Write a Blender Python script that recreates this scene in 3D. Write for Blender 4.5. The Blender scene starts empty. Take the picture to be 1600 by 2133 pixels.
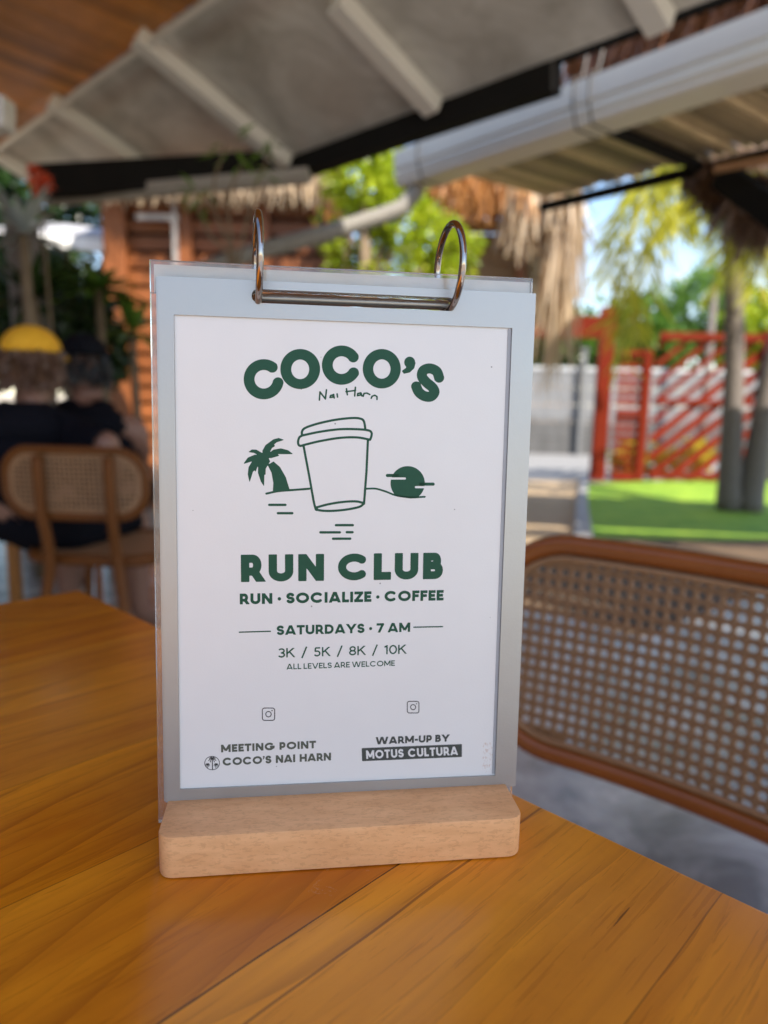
import bpy, bmesh, math, random
import numpy as np
from mathutils import Vector, Matrix
random.seed(7)
sc = bpy.context.scene
COL = sc.collection
rad = math.radians

# ------------------------------------------------------------------ camera
FPX, CX, CY = 1479.0, 800.0, 1066.5          # photo pixels, 1600 x 2133
ZC = 0.952
_p, _r = rad(9.0), rad(1.2)
_dn = np.array([-math.sin(_r)*math.cos(_p), math.cos(_r)*math.cos(_p), math.sin(_p)])
_fw = np.array([0, 0, 1.0]); _fy = _fw - (_fw @ _dn)*_dn; _fy /= np.linalg.norm(_fy)
_fx = np.cross(_dn, _fy)
if _fx[0] < 0: _fx = -_fx
R = np.array([_fx, _fy, -_dn])               # camera axes (x right, y down, z ahead) -> world
CAMP = np.array([0, 0, ZC])
cam = bpy.data.cameras.new('camera'); camo = bpy.data.objects.new('camera', cam); COL.objects.link(camo)
Mc = np.column_stack([R @ [1, 0, 0], R @ [0, -1, 0], R @ [0, 0, -1]])
camo.matrix_world = Matrix([[*Mc[0], 0], [*Mc[1], 0], [*Mc[2], ZC], [0, 0, 0, 1]])
cam.sensor_fit = 'VERTICAL'; cam.sensor_height = 36.0; cam.lens = 36.0*FPX/2133.0
cam.clip_start = 0.02; cam.clip_end = 900
cam.dof.use_dof = True; cam.dof.focus_distance = 0.312; cam.dof.aperture_fstop = cam.lens/4.4
sc.camera = camo
sc.render.engine = 'CYCLES'
sc.cycles.use_denoising = True
sc.cycles.max_bounces = 10; sc.cycles.transmission_bounces = 8; sc.cycles.transparent_max_bounces = 10
sc.cycles.sample_clamp_indirect = 6.0
sc.cycles.caustics_refractive = True; sc.cycles.caustics_reflective = False

# ------------------------------------------------------------------ light
SUN_DIR = Vector((0.47, -0.60, 0.76)).normalized()      # towards the sun: right, behind, high
elev = math.asin(SUN_DIR.z)
w = bpy.data.worlds.new('World'); sc.world = w; w.use_nodes = True
nt = w.node_tree; bg = nt.nodes['Background']
sky = nt.nodes.new('ShaderNodeTexSky'); sky.sky_type = 'NISHITA'; sky.sun_disc = False
sky.sun_elevation = elev; sky.sun_rotation = math.atan2(SUN_DIR.x, SUN_DIR.y)
sky.dust_density = .3; sky.ozone_density = 1.5
tc = nt.nodes.new('ShaderNodeTexCoord'); mp = nt.nodes.new('ShaderNodeMapping'); mp.inputs['Scale'].default_value = (1, 1, 3.0); mp.inputs['Location'].default_value = (.35, .1, .2)
cn = nt.nodes.new('ShaderNodeTexNoise'); cn.inputs['Scale'].default_value = 2.6; cn.inputs['Detail'].default_value = 8; cn.inputs['Roughness'].default_value = .58
cr = nt.nodes.new('ShaderNodeValToRGB'); cr.color_ramp.elements[0].position = .50; cr.color_ramp.elements[1].position = .76
mx = nt.nodes.new('ShaderNodeMix'); mx.data_type = 'RGBA'; mx.inputs['B'].default_value = (2.5, 2.4, 2.25, 1)
nt.links.new(tc.outputs['Generated'], mp.inputs['Vector']); nt.links.new(mp.outputs['Vector'], cn.inputs['Vector'])
nt.links.new(cn.outputs['Fac'], cr.inputs['Fac']); nt.links.new(cr.outputs['Color'], mx.inputs['Factor'])
nt.links.new(sky.outputs['Color'], mx.inputs['A']); nt.links.new(mx.outputs['Result'], bg.inputs['Color'])
bg.inputs['Strength'].default_value = 0.096
sl = bpy.data.lights.new('sun', 'SUN'); so = bpy.data.objects.new('sun', sl); COL.objects.link(so)
sl.energy = 2.8; sl.angle = rad(0.53); sl.color = (1, .92, .80)
so.rotation_euler = (-SUN_DIR).to_track_quat('-Z', 'Y').to_euler(); so.location = (6, -4, 9)
sc.view_settings.view_transform = 'Standard'; sc.view_settings.look = 'None'
sc.view_settings.exposure = 1.88; sc.view_settings.gamma = 1.0

# ------------------------------------------------------------------ helpers
def ray(px, py): return R @ np.array([(px-CX)/FPX, (py-CY)/FPX, 1.0])
def Pz(px, py, z):
    r = ray(px, py); return CAMP + r*((z-ZC)/r[2])
def Py(px, py, y):
    r = ray(px, py); return CAMP + r*(y/r[1])
def Ppl(px, py, p0, n):
    r = ray(px, py); return CAMP + r*(((np.array(p0)-CAMP) @ n)/(r @ n))
def unit(v): v = np.array(v, float); return v/np.linalg.norm(v)

class MB:
    def __init__(s): s.v = []; s.f = []
    def add(s, vs, fs):
        b = len(s.v); s.v += [tuple(map(float, p)) for p in vs]; s.f += [tuple(b+i for i in f) for f in fs]; return s
    def box(s, c, ax, ay, az):          # centre and three half-axis vectors
        c, ax, ay, az = map(lambda q: np.array(q, float), (c, ax, ay, az))
        vs = [c+i*ax+j*ay+k*az for k in (-1, 1) for j in (-1, 1) for i in (-1, 1)]
        return s.add(vs, [(0, 2, 3, 1), (4, 5, 7, 6), (0, 1, 5, 4), (2, 6, 7, 3), (0, 4, 6, 2), (1, 3, 7, 5)])
    def bar(s, a, b, up, w_, h_):       # box from a to b, width w_ sideways, height h_ along up
        a, b = np.array(a, float), np.array(b, float); d = unit(b-a); sd = unit(np.cross(d, up)); u = np.cross(sd, d)
        return s.box((a+b)/2, (b-a)/2, sd*w_/2, u*h_/2)
    def prism(s, pts, off):             # polygon swept by off
        n = len(pts); off = np.array(off, float); vs = [np.array(p, float) for p in pts]; vs += [p+off for p in vs]
        return s.add(vs, [tuple(range(n))[::-1], tuple(range(n, 2*n))] + [(i, (i+1) % n, n+(i+1) % n, n+i) for i in range(n)])
    def tube(s, path, r, n=10, closed=False, squash=None):
        path = [np.array(p, float) for p in path]; m = len(path)
        rs = r if hasattr(r, '__len__') else [r]*m
        rings = []; prev = None
        for i in range(m):
            if closed: t = path[(i+1) % m]-path[i-1]
            else: t = path[min(i+1, m-1)]-path[max(i-1, 0)]
            t = unit(t)
            if prev is None:
                a = np.array([0, 0, 1.0]) if abs(t[2]) < .9 else np.array([0, 1.0, 0]); u = unit(np.cross(t, a))
            else: u = unit(prev-(prev @ t)*t)
            prev = u; vv = np.cross(t, u)
            rings.append([path[i]+rs[i]*(math.cos(2*math.pi*k/n)*u+math.sin(2*math.pi*k/n)*vv) for k in range(n)])
        vs = [p for rg in rings for p in rg]; fs = []
        for i in range(m if closed else m-1):
            j = (i+1) % m
            fs += [(i*n+k, i*n+(k+1) % n, j*n+(k+1) % n, j*n+k) for k in range(n)]
        if not closed: fs += [tuple(range(n))[::-1], tuple(range((m-1)*n, m*n))]
        return s.add(vs, fs)
    def ell(s, c, rx, ry, rz, n=14, m=9, rot=None):
        c = np.array(c, float); vs = []; fs = []
        for i in range(m+1):
            th = math.pi*i/m
            for k in range(n):
                ph = 2*math.pi*k/n; q = np.array([rx*math.sin(th)*math.cos(ph), ry*math.sin(th)*math.sin(ph), rz*math.cos(th)])
                if rot is not None: q = rot @ q
                vs.append(c+q)
        for i in range(m): fs += [(i*n+k, (i+1)*n+k, (i+1)*n+(k+1) % n, i*n+(k+1) % n) for k in range(n)]
        return s.add(vs, fs)
    def leaf(s, base, d, side, ln, wd, fold=.25):
        d = unit(d); side = unit(side); nn = np.cross(d, side); b = np.array(base, float)
        return s.add([b, b+d*ln*.45+side*wd/2+nn*wd*fold, b+d*ln, b+d*ln*.45-side*wd/2+nn*wd*fold, b+d*ln*.5], [(0, 1, 4), (1, 2, 4), (2, 3, 4), (3, 0, 4)])
    def build(s, name, mat, parent=None, smooth=False, matrix=None, bevel=0, props=None):
        me = bpy.data.meshes.new(name); V = np.array(s.v)
        o = bpy.data.objects.new(name, me); COL.objects.link(o)
        if matrix is not None:
            o.matrix_world = matrix
        else:
            if parent is not None: org = np.array(parent.matrix_world.translation) if parent.parent is None else np.array(parent['_org'])
            else: org = np.array([(V[:, 0].min()+V[:, 0].max())/2, (V[:, 1].min()+V[:, 1].max())/2, V[:, 2].min()])
            V = V-org; o['_org'] = [float(q) for q in org]
            if parent is None: o.location = org
        me.from_pydata([tuple(q) for q in V], [], s.f); me.update()
        if bevel:
            bm = bmesh.new(); bm.from_mesh(me); bmesh.ops.recalc_face_normals(bm, faces=bm.faces)
            bmesh.ops.bevel(bm, geom=[e for e in bm.edges if e.is_manifold and e.calc_face_angle(0) > .6], offset=bevel, segments=2, affect='EDGES', profile=.6, clamp_overlap=True)
            bm.to_mesh(me); bm.free()
        else:
            bm = bmesh.new(); bm.from_mesh(me); bmesh.ops.recalc_face_normals(bm, faces=bm.faces); bm.to_mesh(me); bm.free()
        if smooth:
            for p in me.polygons: p.use_smooth = True
            if bevel or smooth == 'auto':
                try: me.set_sharp_from_angle(angle=rad(40))
                except Exception: pass
        if mat: me.materials.append(mat)
        if parent is not None: o.parent = parent
        return o

def thing(name, loc, label, cat, group=None):
    o = bpy.data.objects.new(name, None); COL.objects.link(o); o.empty_display_size = .1
    o.location = [float(q) for q in loc]; o['label'] = label; o['category'] = cat
    if group: o['group'] = group
    bpy.context.view_layer.update(); return o
def tag(o, label, cat, group=None):
    o['label'] = label; o['category'] = cat
    if group: o['group'] = group
    return o
def struct(o): o['kind'] = 'structure'; return o

# ------------------------------------------------------------------ materials
class NT:
    def __init__(s, name):
        s.m = bpy.data.materials.new(name); s.m.use_nodes = True; s.t = s.m.node_tree; s.b = s.t.nodes['Principled BSDF']
    def n(s, typ, **kw):
        nd = s.t.nodes.new(typ)
        for k, v in kw.items():
            if k in ('operation', 'data_type', 'blend_type', 'wave_type', 'feature', 'bands_direction', 'noise_dimensions', 'distance'): setattr(nd, k, v)
            else: s.put(nd.inputs[k], v)
        return nd
    def put(s, sock, v):
        if hasattr(v, 'is_output'): s.t.links.new(v, sock)
        else: sock.default_value = v
    def math(s, op, a, b=0.0, clamp=False):
        nd = s.t.nodes.new('ShaderNodeMath'); nd.operation = op; nd.use_clamp = clamp; s.put(nd.inputs[0], a); s.put(nd.inputs[1], b); return nd.outputs[0]
    def coord(s, scale=(1, 1, 1), loc=(0, 0, 0), src='Object'):
        t = s.n('ShaderNodeTexCoord'); mpp = s.n('ShaderNodeMapping'); s.put(mpp.inputs['Vector'], t.outputs[src]); mpp.inputs['Scale'].default_value = scale; mpp.inputs['Location'].default_value = loc
        return mpp.outputs['Vector']
    def noise(s, vec, scale, detail=4, rough=.55, dist=0):
        nd = s.n('ShaderNodeTexNoise', Scale=scale, Detail=detail, Roughness=rough, Distortion=dist); s.put(nd.inputs['Vector'], vec); return nd.outputs['Fac']
    def ramp(s, fac, stops):
        nd = s.n('ShaderNodeValToRGB'); s.put(nd.inputs['Fac'], fac); e = nd.color_ramp.elements
        while len(e) < len(stops): e.new(.5)
        for el, (p, c) in zip(e, stops): el.position = p; el.color = (*c, 1) if len(c) == 3 else c
        return nd.outputs['Color']
    def mix(s, f, a, b, blend='MIX'):
        nd = s.t.nodes.new('ShaderNodeMix'); nd.data_type = 'RGBA'; nd.blend_type = blend
        s.put(nd.inputs['Factor'], f); s.put(nd.inputs['A'], a if hasattr(a, 'is_output') else (*a, 1)); s.put(nd.inputs['B'], b if hasattr(b, 'is_output') else (*b, 1)); return nd.outputs['Result']
    def bump(s, h, strength=.3, dist=.001):
        nd = s.n('ShaderNodeBump', Strength=strength, Distance=dist); s.put(nd.inputs['Height'], h); s.put(s.b.inputs['Normal'], nd.outputs['Normal'])
    def set(s, **kw):
        for k, v in kw.items():
            s.put(s.b.inputs[k.replace('_', ' ')], v if hasattr(v, 'is_output') or not isinstance(v, tuple) or len(v) != 3 else (*v, 1))
        return s.m
def sc3(c, k): return tuple(min(1, q*k) for q in c)
def mat(name, col, rough=.55, metal=0.0, var=.25, scale=20, stretch=(1, 1, 1), bump=.15, island=0.0, spec=.5, **kw):
    t = NT(name); v = t.coord(stretch); f = t.noise(v, scale, 5)
    c = t.mix(f, sc3(col, 1-var), sc3(col, 1+var))
    if island:
        g = t.n('ShaderNodeNewGeometry'); hs = t.n('ShaderNodeHueSaturation'); t.put(hs.inputs['Color'], c)
        t.put(hs.inputs['Value'], t.math('ADD', t.math('MULTIPLY', g.outputs['Random Per Island'], 2*island), 1-island)); c = hs.outputs['Color']
    if bump: t.bump(f, bump, .004)
    t.set(Base_Color=c, Roughness=rough, Metallic=metal); t.b.inputs['Specular IOR Level'].default_value = spec
    for k, q in kw.items(): t.put(t.b.inputs[k.replace('_', ' ')], q)
    return t.m
def leafmat(name, a, b, rough=.4, trans=.3):
    t = NT(name); g = t.n('ShaderNodeNewGeometry'); f = t.noise(t.coord(), 2.0, 3)
    k = t.math('ADD', t.math('MULTIPLY', g.outputs['Random Per Island'], .7), t.math('MULTIPLY', f, .3))
    c = t.mix(k, a, b); t.set(Base_Color=c, Roughness=rough)
    tr = t.n('ShaderNodeBsdfTranslucent'); t.put(tr.inputs['Color'], t.mix(.5, c, sc3(b, 1.3)))
    ms = t.n('ShaderNodeMixShader', Fac=trans); t.put(ms.inputs[1], t.b.outputs[0]); t.put(ms.inputs[2], tr.outputs[0])
    t.t.links.new(ms.outputs[0], t.t.nodes['Material Output'].inputs['Surface']); return t.m
def arc(cx, cy, rx, ry, a0, a1, n=22):
    return [(cx+rx*math.cos(rad(a0+(a1-a0)*i/n)), cy+ry*math.sin(rad(a0+(a1-a0)*i/n))) for i in range(n+1)]
def spline(p, n=6):
    out = []; p = [np.array(q, float) for q in p]; p = [2*p[0]-p[1]]+p+[2*p[-1]-p[-2]]
    for i in range(1, len(p)-2):
        for k in range(n):
            t = k/n; out.append(tuple(.5*((2*p[i])+(p[i+1]-p[i-1])*t+(2*p[i-1]-5*p[i]+4*p[i+1]-p[i+2])*t*t+(3*p[i]-p[i-1]-3*p[i+1]+p[i+2])*t**3)))
    return out+[tuple(p[-2])]

# ------------------------------------------------------------------ ground and paving
GZ = -.15
def sheet(name, pts, z, m, thick=None):
    mb = MB(); P = [(p[0], p[1], z) for p in pts]
    if thick: mb.prism(P, (0, 0, -thick))
    else: mb.add(P, [tuple(range(len(P)))])
    return struct(mb.build(name, m))
DIRT = mat('dirt', (.12, .075, .04), .9, 0, .35, 2.5, bump=.4)
sheet('ground', [(-300, -300), (300, -300), (300, 300), (-300, 300)], GZ-.03, mat('far_ground', (.46, .38, .28), .9, 0, .3, .8))
t = NT('concrete'); v = t.coord(); a = t.noise(v, 4.2, 8, .65, .6); b = t.noise(v, 14, 6, .7)
c = t.mix(t.math('MULTIPLY', t.math('SUBTRACT', a, .38), 3.2, True), (.15, .145, .14), (.60, .59, .57)); c = t.mix(t.math('MULTIPLY', b, .4), c, (.26, .255, .25))
t.bump(b, .12, .003); CONC = t.set(Base_Color=c, Roughness=t.math('ADD', t.math('MULTIPLY', a, .30), .08)); t.b.inputs['Specular IOR Level'].default_value = .75
fl = [Pz(*q, 0)[:2] for q in ((-500, 1120), (400, 1120), (1000, 1235), (1330, 1330), (1560, 1240), (1900, 1170))]
sheet('cafe_floor', [tuple(p) for p in fl]+[(6, -3), (-6, -3)], 0, CONC, .14)
sheet('soil_bed', [(-9, 2), (9, 2), (9, 9), (-9, 9)], GZ-.012, DIRT)
t = NT('lawn_grass'); v = t.coord(); a = t.noise(v, 2.4, 8, .7, .8); b = t.noise(v, 60, 4, .7)
c = t.mix(t.math('MULTIPLY', t.math('SUBTRACT', a, .3), 2.4, True), (.115, .27, .014), (.36, .50, .035)); c = t.mix(t.math('MULTIPLY', b, .5), c, (.12, .25, .012)); t.bump(b, .5, .01)
LAWN = t.set(Base_Color=c, Roughness=.8)
lawn = [Pz(*q, GZ)[:2] for q in ((1232, 1118), (1222, 1060), (1222, 1006), (1700, 990), (2300, 985), (2300, 1118), (1480, 1125))]
sheet('lawn', [tuple(p) for p in lawn], GZ-.004, LAWN)
PAVE = mat('sandy_paving', (.40, .29, .175), .85, 0, .25, 5, bump=.2)
drv = [Pz(*q, GZ)[:2] for q in ((900, 1240), (900, 1000), (1212, 1000), (1200, 1060), (1196, 1125))]
sheet('driveway', [tuple(p) for p in drv], GZ-.008, PAVE)
kb = [Pz(*q, GZ)[:2] for q in ((1196, 1125), (1200, 1060), (1212, 1000), (1224, 1000), (1224, 1060), (1234, 1125))]
sheet('kerb', [tuple(p) for p in kb], GZ+.05, mat('kerb_stone', (.34, .33, .32), .8, 0, .25, 14, bump=.3), .08)
ra, rb = Pz(300, 1000, GZ), Pz(2600, 1000, GZ); rc, rd_ = Pz(2600, 938, GZ), Pz(300, 938, GZ)
sheet('road', [tuple(q[:2]) for q in (ra, rb, rc, rd_)], GZ-.016, mat('pale_road', (.25, .245, .24), .85, 0, .12, 3, bump=.15))

# ------------------------------------------------------------------ grey perimeter wall behind the gate
t = NT('stained_wall'); v = t.coord(); s_ = t.n('ShaderNodeSeparateXYZ'); t.put(s_.inputs[0], v); nz = t.noise(v, 1.6, 7, .65, .5); n2 = t.noise(t.coord((1, 1, .25)), 5, 5)
hgt = t.math('ADD', t.math('MULTIPLY', s_.outputs[2], 1.25), t.math('MULTIPLY', t.math('SUBTRACT', nz, .5), 1.3))
c = t.ramp(hgt, [(.80, (.045, .042, .040)), (1.22, (.12, .12, .125)), (1.5, (.155, .155, .16))]); c = t.mix(t.math('MULTIPLY', n2, .4), c, (.30, .30, .30))
br = t.n('ShaderNodeTexBrick', Scale=1.0); t.put(br.inputs['Vector'], t.coord((1, 1, 1))); t.bump(nz, .3, .02)
WALLM = t.set(Base_Color=c, Roughness=.9)
wy = Pz(1180, 945, GZ)[1]; wt = Py(1180, 766, wy)[2]
wl = thing('perimeter_wall', (6, wy, GZ), 'long grey block wall with dark damp stains along its foot, behind the gate', 'wall')
mb = MB()
for k in range(5):
    z0 = GZ-.05+(wt-GZ)/5*k; mb.box((8, wy+.1, z0+(wt-GZ)/10), (14, 0, 0), (0, .10-.004*(k % 2), 0), (0, 0, (wt-GZ)/10-.006))
mb.build('blockwork', WALLM, wl)
mb = MB(); mb.box((8, wy+.1, wt-.02), (14, 0, 0), (0, .13, 0), (0, 0, .04)); mb.build('coping', mat('coping', (.5, .5, .5), .9), wl)
mb = MB(); q = Py(1214, 800, wy-.12); mb.box((q[0], wy-.12, (GZ+wt+.35)/2), (.05, 0, 0), (0, .05, 0), (0, 0, (wt+.35-GZ)/2)); mb.box((q[0], wy-.12, wt+.38), (.075, 0, 0), (0, .075, 0), (0, 0, .03))
tag(mb.build('concrete_post', mat('post_concrete', (.16, .16, .16), .9), bevel=.01), 'slim grey concrete post standing against the stained wall', 'post')
q = Py(1142, 745, 24); qt = Py(1142, 722, 24)
hs = thing('tiled_house', (q[0], 24.6, GZ), 'low tan house showing above the grey wall', 'house')
mb = MB(); mb.box((q[0]-1.2, 25.4, (GZ+q[2])/2), (2.2, 0, 0), (0, 1.0, 0), (0, 0, (q[2]-GZ)/2)); mb.build('wall', mat('tan_plaster', (.50, .36, .24), .85), hs)
mb = MB(); mb.prism([(q[0]-3.7, 24.1, q[2]), (q[0]+1.4, 24.1, q[2]), (q[0]+.6, 25.4, qt[2]+.2), (q[0]-2.9, 25.4, qt[2]+.2)], (0, 0, .08)); mb.prism([(q[0]-3.7, 26.7, q[2]), (q[0]+1.4, 26.7, q[2]), (q[0]+.6, 25.41, qt[2]+.2), (q[0]-2.9, 25.41, qt[2]+.2)], (0, 0, .08))
mb.build('roof', mat('clay_roof', (.52, .33, .2), .8), hs)

# ------------------------------------------------------------------ red timber gate
RED = mat('red_timber', (.150, .0135, .003), .7, 0, .3, 9, (1, 1, .2), .2, .12, spec=.12)
gy = Pz(1300, 1000, GZ)[1]
def G(px, py, dy=0): return Py(px, py, gy+dy)
gt = thing('timber_gate', (*G(1300, 1000)[:2], GZ), 'red timber gateway with a tall post, slatted side panel and diagonal slat leaf', 'gate')
def vpost(mb, x, pyt, wpx, dep=.12, pyb=1000):
    a, b = G(x, pyt), G(x, pyb); hw_ = wpx/FPX*gy/2; mb.box((a[0], gy, (a[2]+GZ)/2), (hw_, 0, 0), (0, dep/2, 0), (0, 0, (a[2]-GZ)/2)); return a[0]
for x, pt, wp in ((1268, 640, 30), (1350, 728, 18), (1606, 690, 26)):
    mb = MB(); vpost(mb, x, pt, wp); mb.build('post', RED, gt, bevel=.008)
mb = MB(); a, b = G(1030, 680), G(1258, 664); mb.bar(a, (b[0], gy, a[2]+.02), (0, 0, 1), .09, .30); mb.build('lintel_beam', RED, gt, bevel=.008)
mb = MB(); x0, x1 = G(1279, 900)[0], G(1343, 900)[0]
for py in range(742, 992, 19):
    if abs(py-860) < 12: continue
    z = G(1310, py)[2]; mb.box(((x0+x1)/2, gy+.02, z), ((x1-x0)/2, 0, 0), (0, .012, 0), (0, 0, .046))
mb.build('slat_panel', RED, gt)
mb = MB()
for py, hh_ in ((860, .05), (992, .06), (735, .04)):
    mb = MB(); mb.box(((x0+x1)/2, gy-.01, G(1310, py)[2]), ((x1-x0)/2-.004, 0, 0), (0, .03, 0), (0, 0, hh_)); mb.build('panel_rail', RED, gt)
lf0, lf1 = G(1359, 900)[0], G(1594, 900)[0]; zt, zb = G(1475, 702)[2], GZ+.05
mb = MB()
for z, hh_ in ((zt, .055), (G(1475, 838)[2], .04), (zb+.03, .05)):
    mb = MB(); mb.box(((lf0+lf1)/2, gy, z), ((lf1-lf0)/2, 0, 0), (0, .035, 0), (0, 0, hh_)); mb.build('leaf_rail', RED, gt, bevel=.006)
mb = MB(); sl_ = .86
for k in range(-9, 12):
    zA = zb+k*.27; pts = []
    xa, za = lf0, zA; xb, zb2 = lf1, zA+(lf1-lf0)*sl_
    if za < zb: xa, za = lf0+(zb-zA)/sl_, zb
    if zb2 > zt: xb, zb2 = lf0+(zt-zA)/sl_, zt
    if xb-xa > .12: mb.bar((xa, gy+.045, za), (xb, gy+.045, zb2), (0, 0, 1), .03, .11 if k < 3 else .075)
mb.build('diagonal_slats', RED, gt)
pil = thing('gate_pillar', (*Pz(1640, 1000, GZ)[:2], GZ), 'dark gate pillar with a pale rounded cap at the far right', 'pillar')
q = Py(1592, 760, gy+.5); b = q[0]+.16
mb = MB(); mb.box((b, gy+.5, (GZ+q[2])/2), (.15, 0, 0), (0, .15, 0), (0, 0, (q[2]-GZ)/2)); mb.build('shaft', mat('dark_stone', (.05, .045, .042), .8), pil, bevel=.01)
mb = MB(); mb.ell((b, gy+.5, q[2]+.04), .19, .19, .09); mb.build('cap', mat('white_cap', (.75, .74, .72), .6), pil, smooth=True)

# ------------------------------------------------------------------ plants
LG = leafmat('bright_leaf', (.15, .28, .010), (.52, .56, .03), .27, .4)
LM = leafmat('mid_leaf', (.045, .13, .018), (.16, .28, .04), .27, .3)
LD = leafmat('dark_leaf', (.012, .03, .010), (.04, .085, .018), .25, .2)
LY = leafmat('palm_leaflet', (.28, .32, .02), (.62, .56, .05), .42, .45)
LYG = leafmat('croton_leaf', (.45, .38, .02), (.65, .55, .06), .4, .4)
LW = leafmat('silver_leaf', (.18, .22, .20), (.45, .48, .46), .35, .2)
BARK = mat('palm_bark', (.15, .125, .11), .9, 0, .35, 12, (1, 1, 3), .6)
TWIG = mat('twig', (.17, .12, .07), .8, 0, .3, 20)
def cloud(mb, c, r, n, ln, wd, rg, droop=.2, shell=.55):
    c = np.array(c, float); r = np.array(r, float)
    for _ in range(n):
        d = unit([rg.gauss(0, 1) for _ in range(3)]); k = rg.uniform(shell, 1.0)**.6
        k *= .78+.34*math.sin(5*d[0]+2*c[0])*math.sin(4*d[2]+c[1]+3*d[1])
        p = c+d*r*k; q = unit(d*.7+np.array([rg.gauss(0, .7) for _ in range(3)])-np.array([0, 0, droop])); s_ = np.cross(q, [rg.gauss(0, 1) for _ in range(3)])
        mb.leaf(p, q, s_, ln*rg.uniform(.6, 1.3), wd*rg.uniform(.7, 1.2))
def bush(name, label, cat, blobs, lm, ln, wd, trunk=None, group=None, seed=1, droop=.2):
    rg = random.Random(seed); b0 = blobs[0][0]; base = trunk[0] if trunk else (b0[0], b0[1], GZ)
    t = thing(name, base, label, cat, group); mb = MB()
    for c, r, n in blobs: cloud(mb, c, r, n, ln, wd, rg, droop)
    mb.build('crown', lm, t)
    mb = MB(); top = b0
    pts = trunk or [base, (np.array(base)*.4+np.array(top)*.6)+np.array([.05, 0, 0]), top]
    mb.tube(pts, [.07*(1-.6*i/(len(pts)-1))*(1 if len(pts) > 2 else 1) for i in range(len(pts))], 8)
    for c, r, n in blobs: 
        m_ = np.array(pts[1]); mb.tube([m_, (m_+np.array(c))/2+np.array([.03, 0, .05]), c], [.035, .025, .012], 6)
    mb.build('trunk', TWIG, t, smooth=True); return t
def B3(px, py, y, rx, rz, n, ry=None):      # a clump from its place and half-sizes in pixels at depth y
    c = Py(px, py, y); k = y/FPX; return (c, (rx*k, (ry or rx*.7)*k, rz*k), n)
# the sunny shrub between the huts
bush('sunny_shrub', 'tall yellow-green shrub glowing in the sun between the wooden huts', 'shrub', [B3(755, 385, 5.9, 85, 75, 1000), B3(830, 460, 6.0, 95, 90, 1000), B3(920, 515, 6.1, 80, 70, 800), B3(740, 505, 6.1, 80, 90, 650), B3(810, 350, 6.1, 70, 55, 600), B3(840, 600, 6.2, 150, 80, 800)], LG, .085, .04, seed=4)
# trees beyond the wall
for i, (px, py, y, rx, rz, n, lm, lab) in enumerate((
    (1180, 700, 17, 85, 60, 800, LM, 'round green treetop above the tan house and grey wall'),
    (1320, 690, 18, 90, 85, 1000, LM, 'dense green treetop behind the tall red gate post'),
    (1460, 660, 20, 120, 100, 1300, LM, 'tallest spreading green tree behind the diagonal slats'),
    (1600, 680, 19, 100, 90, 1000, LG, 'light green tree beyond the gate at the right edge'),
    (1040, 650, 19, 90, 120, 800, LM, 'green tree hidden mostly behind the sign and small hut'),
    (1760, 660, 20, 120, 120, 800, LM, 'green tree standing past the right end of the gate'))):
    c = Py(px, py, y)
    bush('leafy_tree', lab, 'tree', [B3(px, py, y, rx, rz, n), B3(px-rx*.6, py+rz*.5, y+.5, rx*.6, rz*.6, n//2), B3(px+rx*.6, py+rz*.4, y-.4, rx*.6, rz*.6, n//2)], lm, .30, .15, trunk=[(c[0], c[1], GZ), (c[0]+.1, c[1], c[2]*.6), tuple(c)], group='trees beyond the wall', seed=20+i)
for i, (px, py, lab) in enumerate(((1375, 965, 'yellow croton bush behind the lower diagonal slats, nearer the slatted panel'), (1450, 950, 'yellow croton bush behind the diagonal slats beside the palm trunk'), (1310, 955, 'small yellow plant behind the red slatted panel'), (1585, 985, 'yellow leafed plant between the leaning palm and gate pillar'))):
    bush('croton_bush', lab, 'bush', [B3(px, py, gy+1.0, 38, 36, 260)], LYG, .16, .07, group='yellow bushes at the gate', seed=50+i)
# palms
def frond(mb, path, ll, wd, rg, hang=.8, n=40, lift=0):
    path = spline(path, 8); path = [np.array(p) for p in path]; L = len(path)
    for k in range(n):
        u = (k+.5)/n; i = min(int(u*(L-1)), L-2); p = path[i]+(path[i+1]-path[i])*(u*(L-1)-i); tg = unit(path[i+1]-path[i])
        sd = np.cross(tg, [0, 0, 1]); sd = unit(sd) if np.linalg.norm(sd) > .05 else np.array([1, 0, 0])
        for s_ in (-1, 1):
            d = unit(sd*s_*(1-hang)*1.3+tg*.45+np.array([0, 0, -hang+lift])+np.array([rg.gauss(0, .22) for _ in range(3)]))
            mb.leaf(p, d, np.cross(d, [rg.gauss(0, 1), rg.gauss(0, 1), .3]), ll*(.55+.8*math.sin(math.pi*min(1, .15+u*.8)))*rg.uniform(.8, 1.2), wd, .15)
    mb.tube(path, [.018*(1-.8*i/(L-1))+.003 for i in range(L)], 5)
def palm(label, path, r, fronds, ll, wd, seed, n=40, hang=.8):
    rg = random.Random(seed); t = thing('palm_tree', path[0], label, 'palm tree', 'palm trees on the lawn'); mb = MB(); pp = spline(path, 10)
    mb.tube(pp, [r*(1.25-.35*min(1, i/10))*(1+.05*(i % 2)) for i in range(len(pp))], 12); mb.build('trunk', BARK, t, smooth=True)
    for f in fronds:
        mb = MB(); frond(mb, f, ll, wd, rg, hang, n); mb.build('frond', LY, t)
    return t
b1 = Pz(1518, 1062, GZ); t1 = Py(1532, 470, b1[1]+.1); top1 = np.array([t1[0]+.02, t1[1], t1[2]+.45])
y1 = b1[1]
def FP(*a): return [top1]+[Py(px, py, y1+dy) for px, py, dy in a]
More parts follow.
